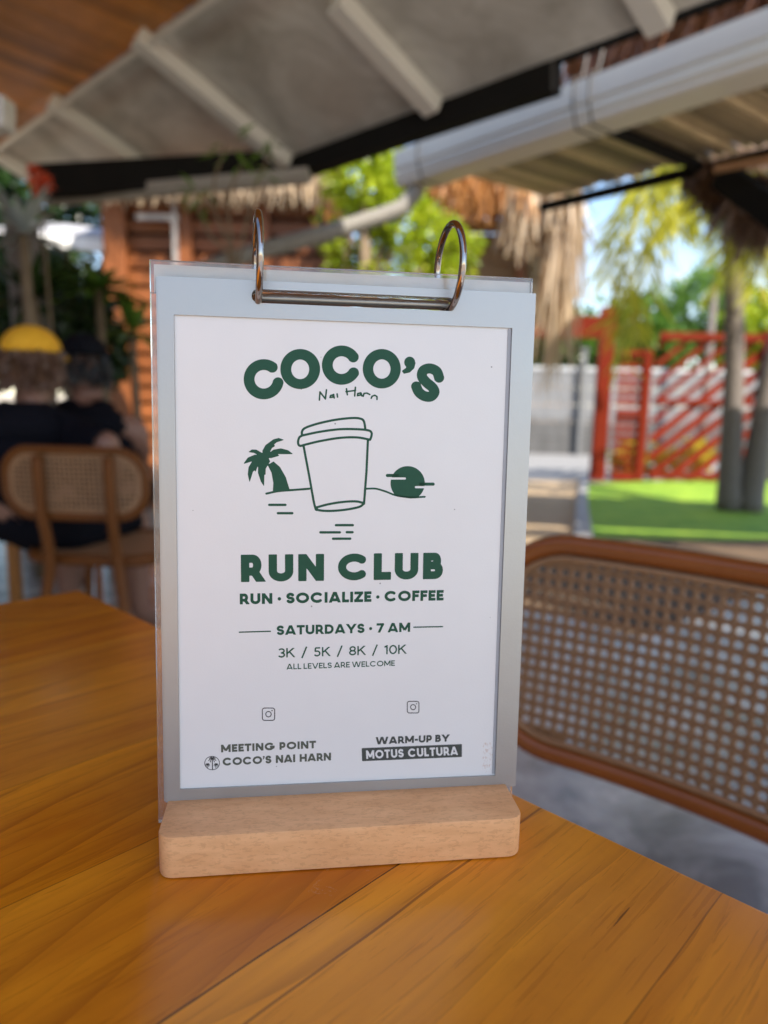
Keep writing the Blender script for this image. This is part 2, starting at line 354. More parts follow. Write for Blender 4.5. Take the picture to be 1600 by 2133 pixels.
palm('straight palm on the lawn with drooping yellow-green fronds against the sky', [b1, (b1+t1)/2+np.array([.02, 0, 0]), t1, top1], .105,
     [FP((1450, 400, -.3), (1372, 480, -.5), (1335, 600, -.6), (1322, 690, -.6)), FP((1420, 330, .2), (1330, 370, .2), (1283, 480, .1), (1268, 590, 0)), FP((1400, 340, -.4), (1345, 400, -.7), (1300, 560, -.8), (1290, 760, -.8)),
      FP((1480, 390, .5), (1440, 420, .9), (1420, 470, 1.1)), FP((1570, 400, -.2), (1590, 470, -.4), (1580, 600, -.5)), FP((1590, 380, .4), (1650, 430, .6), (1690, 560, .6)), FP((1440, 300, 0), (1390, 350, 0), (1370, 420, 0)), FP((1500, 360, .9), (1510, 440, 1.3), (1500, 520, 1.4)), FP((1540, 340, -.7), (1560, 420, -1.1), (1540, 520, -1.2))], .46, .036, 5, 48, .55)
b2 = Pz(1560, 1064, GZ); t2 = Py(1660, 560, b2[1]+.2)
palm('leaning palm trunk beside the straight palm at the right edge', [b2, Py(1590, 860, b2[1]), Py(1625, 700, b2[1]+.1), t2], .11,
     [[t2, t2+np.array([.3*math.cos(a), .3*math.sin(a), .35]), t2+np.array([.8*math.cos(a), .8*math.sin(a), .3]), t2+np.array([1.15*math.cos(a), 1.15*math.sin(a), -.15])] for a in (0.2, 1.1, 2.0, 4.6, 5.5)], .3, .035, 8, 30)
# young palm star beyond the gate
c = Py(1490, 590, 15); rg = random.Random(9); t_ = thing('fan_palm', (c[0], 15, GZ), 'dark green young palm with radiating leaves above the gate rail', 'palm tree'); mb = MB()
for k in range(9):
    a = rad(20+40*k); e_ = c+np.array([.55*math.cos(a), .1, .45*math.sin(a)]); frond(mb, [c, (c+e_)/2+np.array([0, 0, .12]), e_], .3, .05, rg, .5, 14)
mb.build('crown', LM, t_); mb = MB(); mb.tube([(c[0], 15, GZ), (c[0], 15, 1), c], [.1, .09, .07], 8); mb.build('trunk', BARK, t_, smooth=True)
# left: plants in the shade
def spiky(name, label, c, n, ln, wd, lm, seed, up=.5, parts=True):
    rg = random.Random(seed); t = thing(name, (c[0], c[1], 0 if c[1] < 4.4 else GZ), label, 'plant'); mb = MB()
    for k in range(n):
        a = rg.uniform(0, 6.28); e = rg.uniform(-.2, 1.2)*up*2; d = unit([math.cos(a), math.sin(a), e]); L = ln*rg.uniform(.7, 1.15); sd = np.cross(d, [0, 0, 1]); sd = unit(sd+np.array([0, 0, .001])); c_ = np.array(c)
        P_ = [c_+d*L*u-np.array([0, 0, .25*L*u*u]) for u in (0, .3, .6, .85, 1)]; W = [.3, 1, .85, .5, .04]; vs = []
        for p, w2 in zip(P_, W): vs += [p-sd*wd*w2/2, p+sd*wd*w2/2]
        mb.add(vs, [(2*i, 2*i+1, 2*i+3, 2*i+2) for i in range(4)])
    mb.build('leaves', lm, t)
    mb = MB(); mb.tube([(c[0], c[1], 0 if c[1] < 4.4 else GZ), (c[0]+.02, c[1], c[2]*.5), tuple(c)], [.035, .03, .025], 8); mb.build('stem', TWIG, t, smooth=True); return t
spiky('fan_palm', 'spiky pale silver-green palm high at the left edge', Py(48, 490, 3.6), 46, .34, .035, LW, 31, .9)
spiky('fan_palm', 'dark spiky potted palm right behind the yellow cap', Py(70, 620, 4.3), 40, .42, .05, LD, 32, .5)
spiky('leafy_plant', 'broad leafed green plant lit by the sun beside the wooden hut', Py(205, 600, 4.6), 34, .34, .075, LM, 33, .35)
spiky('leafy_plant', 'low green plant in front of the wooden hut planks', Py(275, 690, 4.9), 24, .36, .07, LM, 34, .7)
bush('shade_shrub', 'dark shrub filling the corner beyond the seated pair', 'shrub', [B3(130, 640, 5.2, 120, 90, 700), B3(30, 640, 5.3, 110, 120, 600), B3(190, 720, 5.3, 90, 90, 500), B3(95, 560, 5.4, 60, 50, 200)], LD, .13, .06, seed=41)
bush('shade_backdrop_tree', 'added tree mass with shade-dark leaves at the left edge behind the palms', 'tree', [B3(-150, 470, 8.6, 220, 190, 1300), B3(80, 420, 8.8, 190, 130, 1500), B3(120, 640, 8.6, 190, 150, 900), B3(-200, 760, 8.6, 260, 160, 900)], LD, .22, .10, seed=42)  # added backdrop; its dark leaf colour stands in for shade at the left edge
tr = MB(); a, b = Pz(52, 1010, 0), Py(45, 470, 4.9); a = np.array([b[0], 4.9, GZ]); tr.tube(spline([a, (a+b)/2+np.array([.03, 0, 0]), b]), [.13-.002*i for i in range(13)], 10)
tag(tr.build('tree_trunk', BARK, smooth=True), 'thick grey-brown bare trunk behind the person in the yellow cap', 'tree trunk')
# red blossom
c = Py(82, 372, 3.9); fl_ = thing('red_flower', (c[0], c[1], 0), 'red flower head on a tall stem beside the dark roof beam', 'flower'); rg = random.Random(2); mb = MB(); cloud(mb, c, (.045, .045, .05), 60, .06, .03, rg, 0); mb.build('petals', leafmat('petal', (.55, .04, .02), (.75, .15, .06), .4, .3), fl_)
mb = MB(); mb.tube([(c[0], c[1], 0), (c[0]+.03, c[1], c[2]*.5), c], [.012, .01, .007], 6); mb.build('stem', TWIG, fl_)
# slim sapling in front of the hut
rg = random.Random(12); b = Py(500, 700, 3.9); sp_ = thing('sapling', (b[0], b[1], 0), 'thin leafless-looking sapling with narrow drooping leaves before the hut', 'sapling'); mb = MB(); ml = MB()
for px, py, px2, py2 in ((445, 420, 470, 300), (475, 430, 510, 330), (520, 440, 560, 320), (430, 480, 410, 420)):
    pth = spline([(b[0], b[1], 0), Py(495, 620, 3.9), Py(px, py, 3.85), Py(px2, py2, 3.8)], 6); mb.tube(pth, [.012-.0004*i for i in range(len(pth))], 6)
    for k in range(8):
        p = np.array(pth[-1])+np.array([rg.gauss(0, .03), rg.gauss(0, .03), rg.gauss(0, .04)]); d = unit([rg.gauss(0, 1), rg.gauss(0, .6), rg.gauss(-.3, .6)]); ml.leaf(p, d, [rg.gauss(0, 1), rg.gauss(0, 1), .4], .13, .025)
mb.build('stem', TWIG, sp_); ml.build('leaves', LM, sp_)

# ------------------------------------------------------------------ thatch
def thatch(mb, a, b, ln, n, rg, depth=.12, wd=.012, out=(0, -1, 0), spread=.35, sag=0):
    a, b, out = (np.array(q, float) for q in (a, b, out))
    for _ in range(n):
        u = rg.random(); p = a+(b-a)*u+out*rg.uniform(-depth, depth)*.5+np.array([0, 0, rg.uniform(-.03, .03)])
        L = (ln(u) if callable(ln) else ln)*rg.uniform(.45, 1.15); d = unit([rg.gauss(0, spread), rg.gauss(0, spread), -1]); sd = unit([rg.gauss(0, 1), rg.gauss(0, 1), .1]); q = p+d*L; m_ = p+d*L*.5+out*.03*rg.random()
        w_ = wd*rg.uniform(.5, 1.5); mb.add([p-sd*w_/2, p+sd*w_/2, m_+sd*w_/2, q+sd*w_*.3, q-sd*w_*.3, m_-sd*w_/2], [(0, 1, 2, 5), (5, 2, 3, 4)])
STRAW = leafmat('pale_straw', (.38, .26, .15), (.75, .60, .42), .5, .25)
ORST = leafmat('orange_straw', (.30, .12, .03), (.62, .30, .09), .5, .25)
BRST = leafmat('brown_straw', (.06, .035, .022), (.22, .12, .07), .28, .1)
rg = random.Random(77)
# ------------------------------------------------------------------ timber hut at the left
PLANK = mat('orange_plank', (.26, .082, .022), .5, 0, .3, 8, (.3, 1, 4), .2, .18)
HY = 6.6
def Hh(px, py, dy=0): return Py(px, py, HY+dy)
hut = thing('timber_hut', (Hh(450, 900)[0], HY+.5, GZ), 'orange timber hut with horizontal planks under a ragged thatched eave', 'hut')
mb = MB(); x0, x1 = Hh(222, 600)[0], Hh(705, 600)[0]; z = GZ; k = 0
while z < 2.9:
    mb.box(((x0+x1)/2, HY+.03, z+.065), ((x1-x0)/2, 0, 0), (0, .012+.002*(k % 3), 0), (0, 0, .056)); z += .148; k += 1
for xx in (x0, x1): mb.box((xx, HY+1.2, 1.35), (.02, 0, 0), (0, 1.15, 0), (0, 0, 1.5))
mb.build('plank_wall', PLANK, hut)
mb = MB(); mb.box(((x0+x1)/2, HY+.14, 1.35), ((x1-x0)/2-.04, 0, 0), (0, .02, 0), (0, 0, 1.45)); mb.build('inner_wall', mat('dark_lining', (.06, .025, .012), .9), hut)
for px, wp in ((244, 44), (388, 26), (548, 28), (692, 30)):
    mb = MB(); p = Hh(px, 500); mb.box((p[0], HY-.04, 1.38), (wp/FPX*HY/2, 0, 0), (0, .045, 0), (0, 0, 1.53)); mb.build('post', PLANK, hut, bevel=.006)
mb = MB(); wf = mat('pale_paint', (.36, .33, .31), .6)
a, b = Hh(285, 452, -.12), Hh(372, 452, -.12); mb.bar(a, (b[0], a[1], a[2]), (0, 0, 1), .04, .05); p = Hh(366, 470, -.12); mb.box((p[0], HY-.14, p[2]-.05), (.018, 0, 0), (0, .02, 0), (0, 0, .42)); mb.build('window_frame', wf, hut)
mb = MB(); e0, e1 = Hh(180, 352, -.28), Hh(690, 335, -.28); e1 = np.array([e1[0], e1[1], e0[2]])
mb.prism([e0, e1, (e1[0], HY+1.2, e0[2]+1.3), (e0[0], HY+1.2, e0[2]+1.3)], (0, 0, .12)); mb.prism([(e0[0], HY+3.2, e0[2]), (e1[0], HY+3.2, e0[2]), (e1[0], HY+1.21, e0[2]+1.3), (e0[0], HY+1.21, e0[2]+1.3)], (0, 0, .12))
mb.build('roof', mat('thatch_roof', (.22, .13, .07), .95, 0, .4, 40, (1, 1, .2), .8), hut)
mb = MB(); thatch(mb, e0+np.array([0, 0, .1]), e1+np.array([0, 0, .1]), .36, 1300, rg, .16, .014); mb.build('eave_thatch', STRAW, hut)
# second hut behind the right of the sign
H2 = 7.4
def K(px, py, dy=0): return Py(px, py, H2+dy)
h2 = thing('thatched_hut', (K(1060, 900)[0], H2+.6, GZ), 'small tan hut with orange and blond thatch hanging from its corner', 'hut')
TAN = mat('tan_board', (.36, .24, .14), .7, 0, .25, 10, (.4, 1, 5), .2, .1)
mb = MB(); x0, x1 = K(905, 600)[0], K(1152, 600)[0]; xm = K(1082, 600)[0]; zl = K(1130, 655)[2]; zz = K(1060, 440)[2]
z = GZ
while z < zz: mb.box(((x0+xm)/2, H2+.02, z+.07), ((xm-x0)/2, 0, 0), (0, .014, 0), (0, 0, .066)); z += .145
mb.build('plank_wall', TAN, h2)
mb = MB(); z = zl
while z < zz: mb.bar((xm+.03, H2+.03, z), (x1, H2+.03, z), (0, -.5, 1), .03, .05); z += .055
mb.build('louvre_panel', mat('grey_louvre', (.40, .37, .30), .7, 0, .2, 12), h2)
mb = MB(); mb.box((xm, H2-.03, (zz+GZ)/2), (.045, 0, 0), (0, .045, 0), (0, 0, (zz-GZ)/2)); mb.build('post', mat('reddish_post', (.34, .15, .09), .6), h2, bevel=.006)
mb = MB(); mb.box((x1, H2-.02, (zz+zl)/2-.04), (.035, 0, 0), (0, .04, 0), (0, 0, (zz-zl)/2+.04)); mb.build('corner_post', RED, h2)
mb = MB(); mb.box(((x0+xm)/2, H2+1.4, (zz+GZ)/2), ((xm-x0)/2, 0, 0), (0, .03, 0), (0, 0, (zz-GZ)/2)); mb.box((xm-.02, H2+.75, (zz+GZ)/2), (.02, 0, 0), (0, .62, 0), (0, 0, (zz-GZ)/2)); mb.box((x1-.02, H2+.75, (zz+zl)/2), (.02, 0, 0), (0, .72, 0), (0, 0, (zz-zl)/2)); mb.box(((xm+x1)/2-.03, H2+.75, zl-.03), ((x1-xm)/2-.04, 0, 0), (0, .7, 0), (0, 0, .02)); mb.build('side_wall', TAN, h2)
r0, r1 = K(890, 420, -.5), K(1190, 420, -.5); mb = MB(); mb.prism([(r0[0], H2-.5, r0[2]), (r1[0]-.05, H2-.5, r0[2]), (r1[0]-.5, H2+.8, r0[2]+1.0), (r0[0]+.2, H2+.8, r0[2]+1.0)], (0, 0, .1)); mb.prism([(r1[0]-.05, H2-.5, r0[2]), (r1[0]-.05, H2+2, r0[2]), (r1[0]-.5, H2+.81, r0[2]+1.0)], (0, 0, .1)); mb.build('roof', mat('thatch_roof_b', (.30, .17, .08), .95, 0, .4, 40, (1, 1, .2), .8), h2)
mb = MB(); thatch(mb, (r0[0], H2-.48, K(900, 330, -.5)[2]), (K(1120, 345, -.5)[0], H2-.48, K(1100, 345, -.5)[2]), .55, 900, rg, .2, .02); mb.build('orange_thatch', ORST, h2)
mb = MB(); a, b = K(1050, 385, -.55), K(1196, 372, -.55)
thatch(mb, a, b, lambda u: .40+.25*math.sin(14*u)**2, 330, rg, .25, .022, spread=.13); thatch(mb, K(1150, 388, -.5), K(1208, 378, -.45), lambda u: 1.45-.5*u, 230, rg, .3, .022, spread=.09); thatch(mb, K(1168, 395, -.5), K(1196, 390, -.45), 1.75, 60, rg, .2, .022, spread=.06); thatch(mb, (b[0], b[1], b[2]), (b[0], b[1]+2.2, b[2]), .6, 260, rg, .25, .022)
mb.build('blond_thatch', STRAW, h2)
# pale boxy canopy beyond the plants
c = Py(165, 480, 6.9); cn_ = thing('white_canopy', (c[0], 7.2, GZ), 'white boxy canopy between the dark palms and the timber hut', 'canopy')
x0, x1 = Py(112, 480, 6.9)[0], Py(222, 480, 6.9)[0]; zt_, zm, zb_ = Py(165, 440, 6.9)[2], Py(165, 487, 6.9)[2], Py(165, 520, 6.9)[2]
mb = MB(); mb.prism([(x0-.6, 6.9, zm), (x1+.15, 6.9, zm-.05), (x1+.15, 7.9, zt_), (x0-.6, 7.9, zt_+.1)], (0, 0, .03)); mb.build('top_sheet', mat('grey_canvas', (.45, .45, .48), .7), cn_)
mb = MB(); mb.prism([(x0-.2, 6.88, zm-.012), (x1+.15, 6.88, zm-.062), (x1+.15, 6.84, zb_-.05), (x0-.2, 6.84, zb_+.03)], (0, .02, 0)); mb.build('front_valance', mat('white_canvas', (.82, .82, .78), .6), cn_)
mb = MB()
for xx in (x0-.15, x1+.1): mb.tube([(xx, 6.93, GZ), (xx, 6.93, zm-.08)], .022, 8)
mb.build('leg', mat('steel_leg', (.3, .3, .3), .5), cn_)

# ------------------------------------------------------------------ the roof over the terrace
EZ = 2.45
eb0, eb1, eb2 = Pz(605, 322, EZ), Pz(910, 205, EZ), Pz(1385, 28, EZ)
ED = unit(eb2-eb0); RDn = unit([.769, .639, -.4625]); PN = unit(np.cross(ED, RDn))
def RP(px, py, dz=0): return Ppl(px, py, eb0+np.array([0, 0, dz]), PN)
WHITE = mat('grey_white_paint', (.74, .71, .65), .55, 0, .10, 3.5, bump=.08)
t = NT('awning_sheet'); v = t.coord(); a = t.noise(v, 2.6, 7, .65, .7); b = t.noise(v, 26, 5, .7)
c = t.mix(t.math('MULTIPLY', t.math('SUBTRACT', a, .35), 2.4, True), (.36, .34, .30), (.82, .80, .75)); c = t.mix(t.math('MULTIPLY', b, .35), c, (.50, .47, .41)); t.bump(b, .1, .003)  # strong mottle puts patchy reflected light into the sheet's colour
SHEETM = t.set(Base_Color=c, Roughness=.38)
bd0, bd1 = RP(0, 300), RP(420, 0); BD = unit(bd1-bd0)
aw = thing('metal_awning', eb0, 'grey white sloping metal awning with white rafters above the terrace', 'awning')
ea0 = RP(86, 372); bR = bd0+BD*10.2; eR = eb0+ED*7.8
mb = MB(); mb.prism([bd0-BD*.5, bR, eR, eb0+RDn*.02, ea0, RP(-40, 330)], -PN*.012*np.sign(-PN[2])); mb.build('roof_sheet', SHEETM, aw)
raf = [((20, 285), (98, 374)), ((130, 205), (320, 348)), ((310, 75), (603, 325)), ((730, 0), (910, 208)), ((1345, -40), (1385, 32))]
up_ = PN*np.sign(PN[2])
prev = None
for (ax, ay), (bx, by) in raf:
    tip = RP(bx, by); top = tip-RDn*(np.linalg.norm(RP(ax, ay)-tip)+.05)
    mb = MB(); mb.bar(top-up_*.047, tip-up_*.047, up_, .10, .085); mb.build('rafter', WHITE, aw, bevel=.004)
for k in (1.15, 2.3, 3.4, 4.5):
    tip = eb2+ED*k; mb = MB(); mb.bar(tip-RDn*1.75-up_*.047, tip-up_*.047, up_, .10, .085); mb.build('rafter', WHITE, aw, bevel=.004)
mb = MB(); mb.bar(bd0-up_*.06-BD*.5, bR-up_*.06, up_, .02, .03); mb.build('edge_trim', WHITE, aw)
BLACKM = mat('black_steel', (.014, .013, .012), .85, 0, .3, 6, spec=.08)
HN = unit([-ED[1], ED[0], 0]); HN = HN if HN[1] > 0 else -HN
def VP(px, py, off): return Ppl(px, py, eb0+HN*off, HN)       # on the upright plane under the eave
f0 = Py(84, 372, Py(84, 372, 4.75)[1]); f1 = VP(606, 342, .06)
mb = MB(); mb.bar(f0-np.array([0, 0, .02]), f1-np.array([0, 0, .02]), (0, 0, 1), .09, .19); mb.build('fascia_beam', BLACKM, aw)
g_a, g_b = VP(800, 277, .06), VP(1000, 200, .06)
mb = MB(); mb.bar(f1+np.array([0, 0, -.01]), f1+ED*1.95+np.array([0, 0, -.01]), (0, 0, 1), .09, .18); mb.build('fascia_beam', BLACKM, aw)
mb = MB(); mb.bar(f1+ED*1.95+np.array([0, 0, .05]), f1+ED*6.5+np.array([0, 0, .05]), (0, 0, 1), .05, .06); mb.build('fascia_beam', BLACKM, aw)
# timber ceiling
CD = unit([-.769, -.639, .10])
cl = thing('timber_ceiling', (*(bd0+BD*2)[:2], bd0[2]), 'brown plank ceiling overhead at the upper left', 'ceiling')
CEIL = mat('ceiling_plank', (.54, .22, .045), .42, 0, .35, 6, (1.5, 1.5, 1), .15, .35)
mb = MB(); o_ = bd0-BD*1.6+up_*.02; k = 0
while k*.128 < 11.8:
    p = o_+BD*(k*.128+.064); mb.bar(p, p+CD*2.4, (0, 0, 1), .122, .018+.003*(k % 2)); k += 1
mb.build('plank_lining', CEIL, cl)
mb = MB(); o_ = o_+np.array([0, 0, .05]); mb.prism([o_, o_+BD*11.8, o_+BD*11.8+CD*2.4, o_+CD*2.4], (0, 0, .03)); mb.build('roof_deck', BLACKM, cl)
# unseen plank wall added to shade the left of the terrace
WP = mat('dark_plank', (.085, .040, .016), .6, 0, .35, 7, (1, 1, 5), .2, .25)
shade_wall = thing('side_wall', (-2.75, 1.0, 0), 'dark plank wall added just outside the view to shade the left of the terrace', 'wall'); mb = MB()
for k in range(19): mb.bar((-2.1, -2.6, .075+.148*k), (-3.15, 4.6, .075+.148*k), (0, 0, 1), .03, .14)
mb.build('plank_wall', WP, shade_wall)
for x_, y_ in ((-2.06, -2.6), (-2.56, 1.0), (-3.1, 4.6)):
    mb = MB(); mb.box((x_, y_, 1.45), (.05, 0, 0), (0, .05, 0), (0, 0, 1.45)); mb.build('post', WP, shade_wall, bevel=.005)
# pale lamp bracket at the far left edge
p = Py(0, 232, 2.4); mb = MB(); mb.prism([(p[0]-.09, 2.4, p[2]+.06), (p[0]+.012, 2.4, p[2]+.05), (p[0]+.008, 2.4, p[2]-.04), (p[0]-.09, 2.4, p[2]-.06)], (0, .08, 0))
mb.tube([(p[0]-.05, 2.44, p[2]+.04), (p[0]-.05, 2.44, 2.9)], .01, 8)
tag(mb.build('hanging_speaker', mat('speaker_grey', (.5, .47, .42), .6), bevel=.006), 'small pale grey box hanging from the plank ceiling at the left edge', 'speaker')
# gutters
GUT = mat('gutter_paint', (.74, .69, .60), .45, 0, .08, 4, bump=.05)
ga, gb = Pz(965, 348, 2.30), Pz(1600, 141, 2.30); GD = unit(gb-ga); GS = np.array([-GD[1], GD[0], 0]); GS = GS if GS[1] > 0 else -GS      # away from the viewer
gA = ga-GD*(.56); gB = ga+GD*4.6
def gutter(a, b, prof):
    mb = MB(); n = len(prof); P0 = [a+GS*x+np.array([0, 0, z]) for x, z in prof]; P1 = [b+GS*x+np.array([0, 0, z]) for x, z in prof]
    mb.add(P0+P1, [(i, (i+1) % n, n+(i+1) % n, n+i) for i in range(n)]+[tuple(range(n)), tuple(range(2*n-1, n-1, -1))]); return mb
gut = thing('roof_gutter', (gA+gB)/2, 'broad white box gutter running up to the right with a bent downpipe', 'gutter')
WIRE = mat('wire', (.09, .08, .07), .5)
prof = [(.16, .0), (-.02, 0), (-.035, .012), (-.03, .03), (-.045, .045), (-.05, .075), (-.042, .088), (-.055, .10), (-.06, .20), (-.04, .205), (-.03, .19), (.14, .19), (.16, .18)]
gutter(gA, gB, prof).build('trough', GUT, gut)
for px, py in ((1186, 260), (1216, 248), (877, 372)):
    s_ = (Pz(px, py, 2.3)-ga) @ GD; c = ga+GD*s_; mb = MB()
    mb.tube([c+GS*x+np.array([0, 0, z]) for x, z in ((.17, .2), (.17, -.008), (-.025, -.008), (-.065, .10), (-.07, .215), (.0, .24), (.05, .42))], .005, 6); mb.build('strap', WIRE, gut)
c = Pz(852, 385, 2.3); e0 = np.array([c[0], c[1], 2.30]); e1 = Py(852, 415, c[1]-.02); e2 = Py(800, 448, c[1]-.05); e3 = Py(550, 520, c[1]-.25)
pth = spline([e0, Py(868, 395, c[1]), e1, Py(838, 432, c[1]-.03), e2], 6)+[tuple(Py(680, 486, c[1]-.15)), tuple(e3), tuple(Py(380, 575, c[1]-.3)), tuple(Py(362, 592, c[1]-.31)), tuple(Py(352, 620, c[1]-.31)), (Py(352, 620, c[1]-.31)[0], c[1]-.31, GZ)]
mb = MB(); mb.tube(pth, .052, 14); mb.build('downpipe', mat('downpipe_shade_grey', (.24, .225, .20), .6, 0, .1, 4, bump=.05, spec=.2), gut, smooth='auto')  # greyer than the trough: the pipe's shade is put into its colour
g0, g1 = Py(96, 412, 4.9), Py(645, 363, 4.62)
mb = MB(); mb.bar(g0, (g1[0], g1[1], g1[2]), (0, 0, 1), .10, .06); mb.tube([g0-np.array([0, 0, .025]), np.array(g1)-np.array([0, 0, .025])], .032, 10)
tag(mb.build('eave_gutter', mat('old_gutter', (.34, .31, .27), .6, 0, .12, 5), bevel=.004), 'dull grey gutter under the black beam at the left', 'gutter')
# ------------------------------------------------------------------ bamboo canopy at the right
CZ = 2.40
BAM = mat('bamboo', (.44, .34, .20), .5, 0, .3, 10, (1, 1, 1), .2, .6)
bc0, bc1 = Pz(1165, 408, CZ), Pz(1510, 330, CZ); OD = unit([GS[0], GS[1], .02]); 
cp = thing('bamboo_canopy', (*Pz(1300, 330, CZ)[:2], CZ), 'roof of close-laid bamboo poles beyond the white gutter', 'canopy')
W0 = ((bc0-ga) @ GS); s0 = (bc0-ga) @ GD; rg = random.Random(15); mb = MB(); k = 0; x = s0-.12
while x < s0+5.2:
    r_ = rg.uniform(.018, .030); p = ga+GD*(x+r_)+GS*.2; p[2] = CZ+.01; mb.tube([p, p+OD*(W0-.2+rg.uniform(.0, .05))+np.array([0, 0, rg.uniform(-.01, .01)])], r_, 8); x += 2*r_+rg.uniform(.002, .026)
mb.build('pole_layer', BAM, cp, smooth='auto')
mb = MB(); p = ga+GD*(s0-.15)+GS*(W0+.0); p[2] = CZ-.05; mb.tube([p, p+GD*5.3], .035, 10); mb.build('edge_pole', BLACKM, cp, smooth='auto')
for dx in (1.05, 2.1):
    mb = MB(); p = ga+GD*(s0+dx)+GS*.2; p[2] = CZ-.065; mb.tube([p, p+OD*(W0-.15)], .035, 10); mb.build('cross_pole', BLACKM if dx < 2 else BAM, cp, smooth='auto')
mb = MB(); p = ga+GD*(s0-.1)+GS*.2; p[2] = CZ+.05; mb.prism([p, p+GD*5.2, p+GD*5.2+OD*(W0-.2), p+OD*(W0-.2)], (0, 0, .02)); mb.build('cover_sheet', mat('canopy_cover', (.10, .08, .05), .9), cp)
# thatched roof at the far right, its timber brace
TY = 4.3
a, b = Py(1440, 345, TY), Py(1750, 470, TY-.6)
tr_ = thing('thatched_roof', (b[0], TY, GZ), 'dark brown thatched roof hanging in at the right edge', 'roof')
mb = MB(); rg = random.Random(22); 
thatch(mb, Py(1440, 360, TY+.3), Py(1620, 400, TY), lambda u: .10+.30*u, 1300, rg, .3, .014, spread=.3); thatch(mb, Py(1520, 360, TY), np.array([6.0, TY-.2, 2.0]), lambda u: .35, 2600, rg, .3, .014, spread=.3)
mb.build('shaggy_thatch', BRST, tr_)
mb = MB(); p0_, p1_ = Py(1440, 350, TY+.3), np.array([6.2, TY-.2, Py(1760, 395, TY-.3)[2]]); mb.prism([p0_, p1_, p1_+np.array([.9, 1.4, .8]), p0_+np.array([.9, 1.6, .7])], (0, 0, .12)); mb.build('roof_pitch', mat('thatch_roof_c', (.12, .07, .04), .95, 0, .4, 40, bump=.8), tr_)
mb = MB(); p = Py(1760, 600, TY+.2); mb.tube([(p[0]+.3, TY+.3, GZ), (p[0]+.3, TY+.3, p1_[2])], .07, 10); mb.build('post', BARK, tr_, smooth='auto')
mb = MB(); mb.bar(Py(1505, 365, TY-.35), Py(1680, 490, TY-.9), (0, 0, 1), .08, .13); tag(mb.build('brace_beam', BLACKM), 'black slanting brace beam under the bamboo at the right edge', 'beam')
mb = MB(); mb.tube([Py(1490, 352, TY-.6), Py(1720, 310, TY-1.0)], .02, 10); tag(mb.build('timber_pole', mat('pole_wood', (.36, .18, .08), .5), smooth='auto'), 'brown timber pole crossing below the bamboo canopy', 'pole')
# brown thatch seen in the gap above the gutter
rg = random.Random(23); gp = thing('thatch_fringe', Py(1400, 60, 5.0), 'reddish brown thatch glinting in the gap above the white gutter', 'thatch'); mb = MB()
p = ga+GD*.75+GS*.55; p[2] = 2.98
thatch(mb, p-GD*.45, p+GD*2.0, .40, 1500, rg, .3, .014, spread=.35); mb.build('straw_layer', leafmat('red_straw', (.10, .035, .015), (.34, .14, .06), .28, .1), gp)
mb = MB(); mb.prism([p-GD*.45+GS*.2-np.array([0, 0, .25]), p+GD*2.0+GS*.2-np.array([0, 0, .25]), p+GD*2.0-GS*.25+np.array([0, 0, .12]), p-GD*.45-GS*.25+np.array([0, 0, .12])], (0, 0, .05)); mb.build('roof_pitch', mat('thatch_roof_d', (.12, .05, .025), .95, 0, .4, 40, bump=.8), gp)

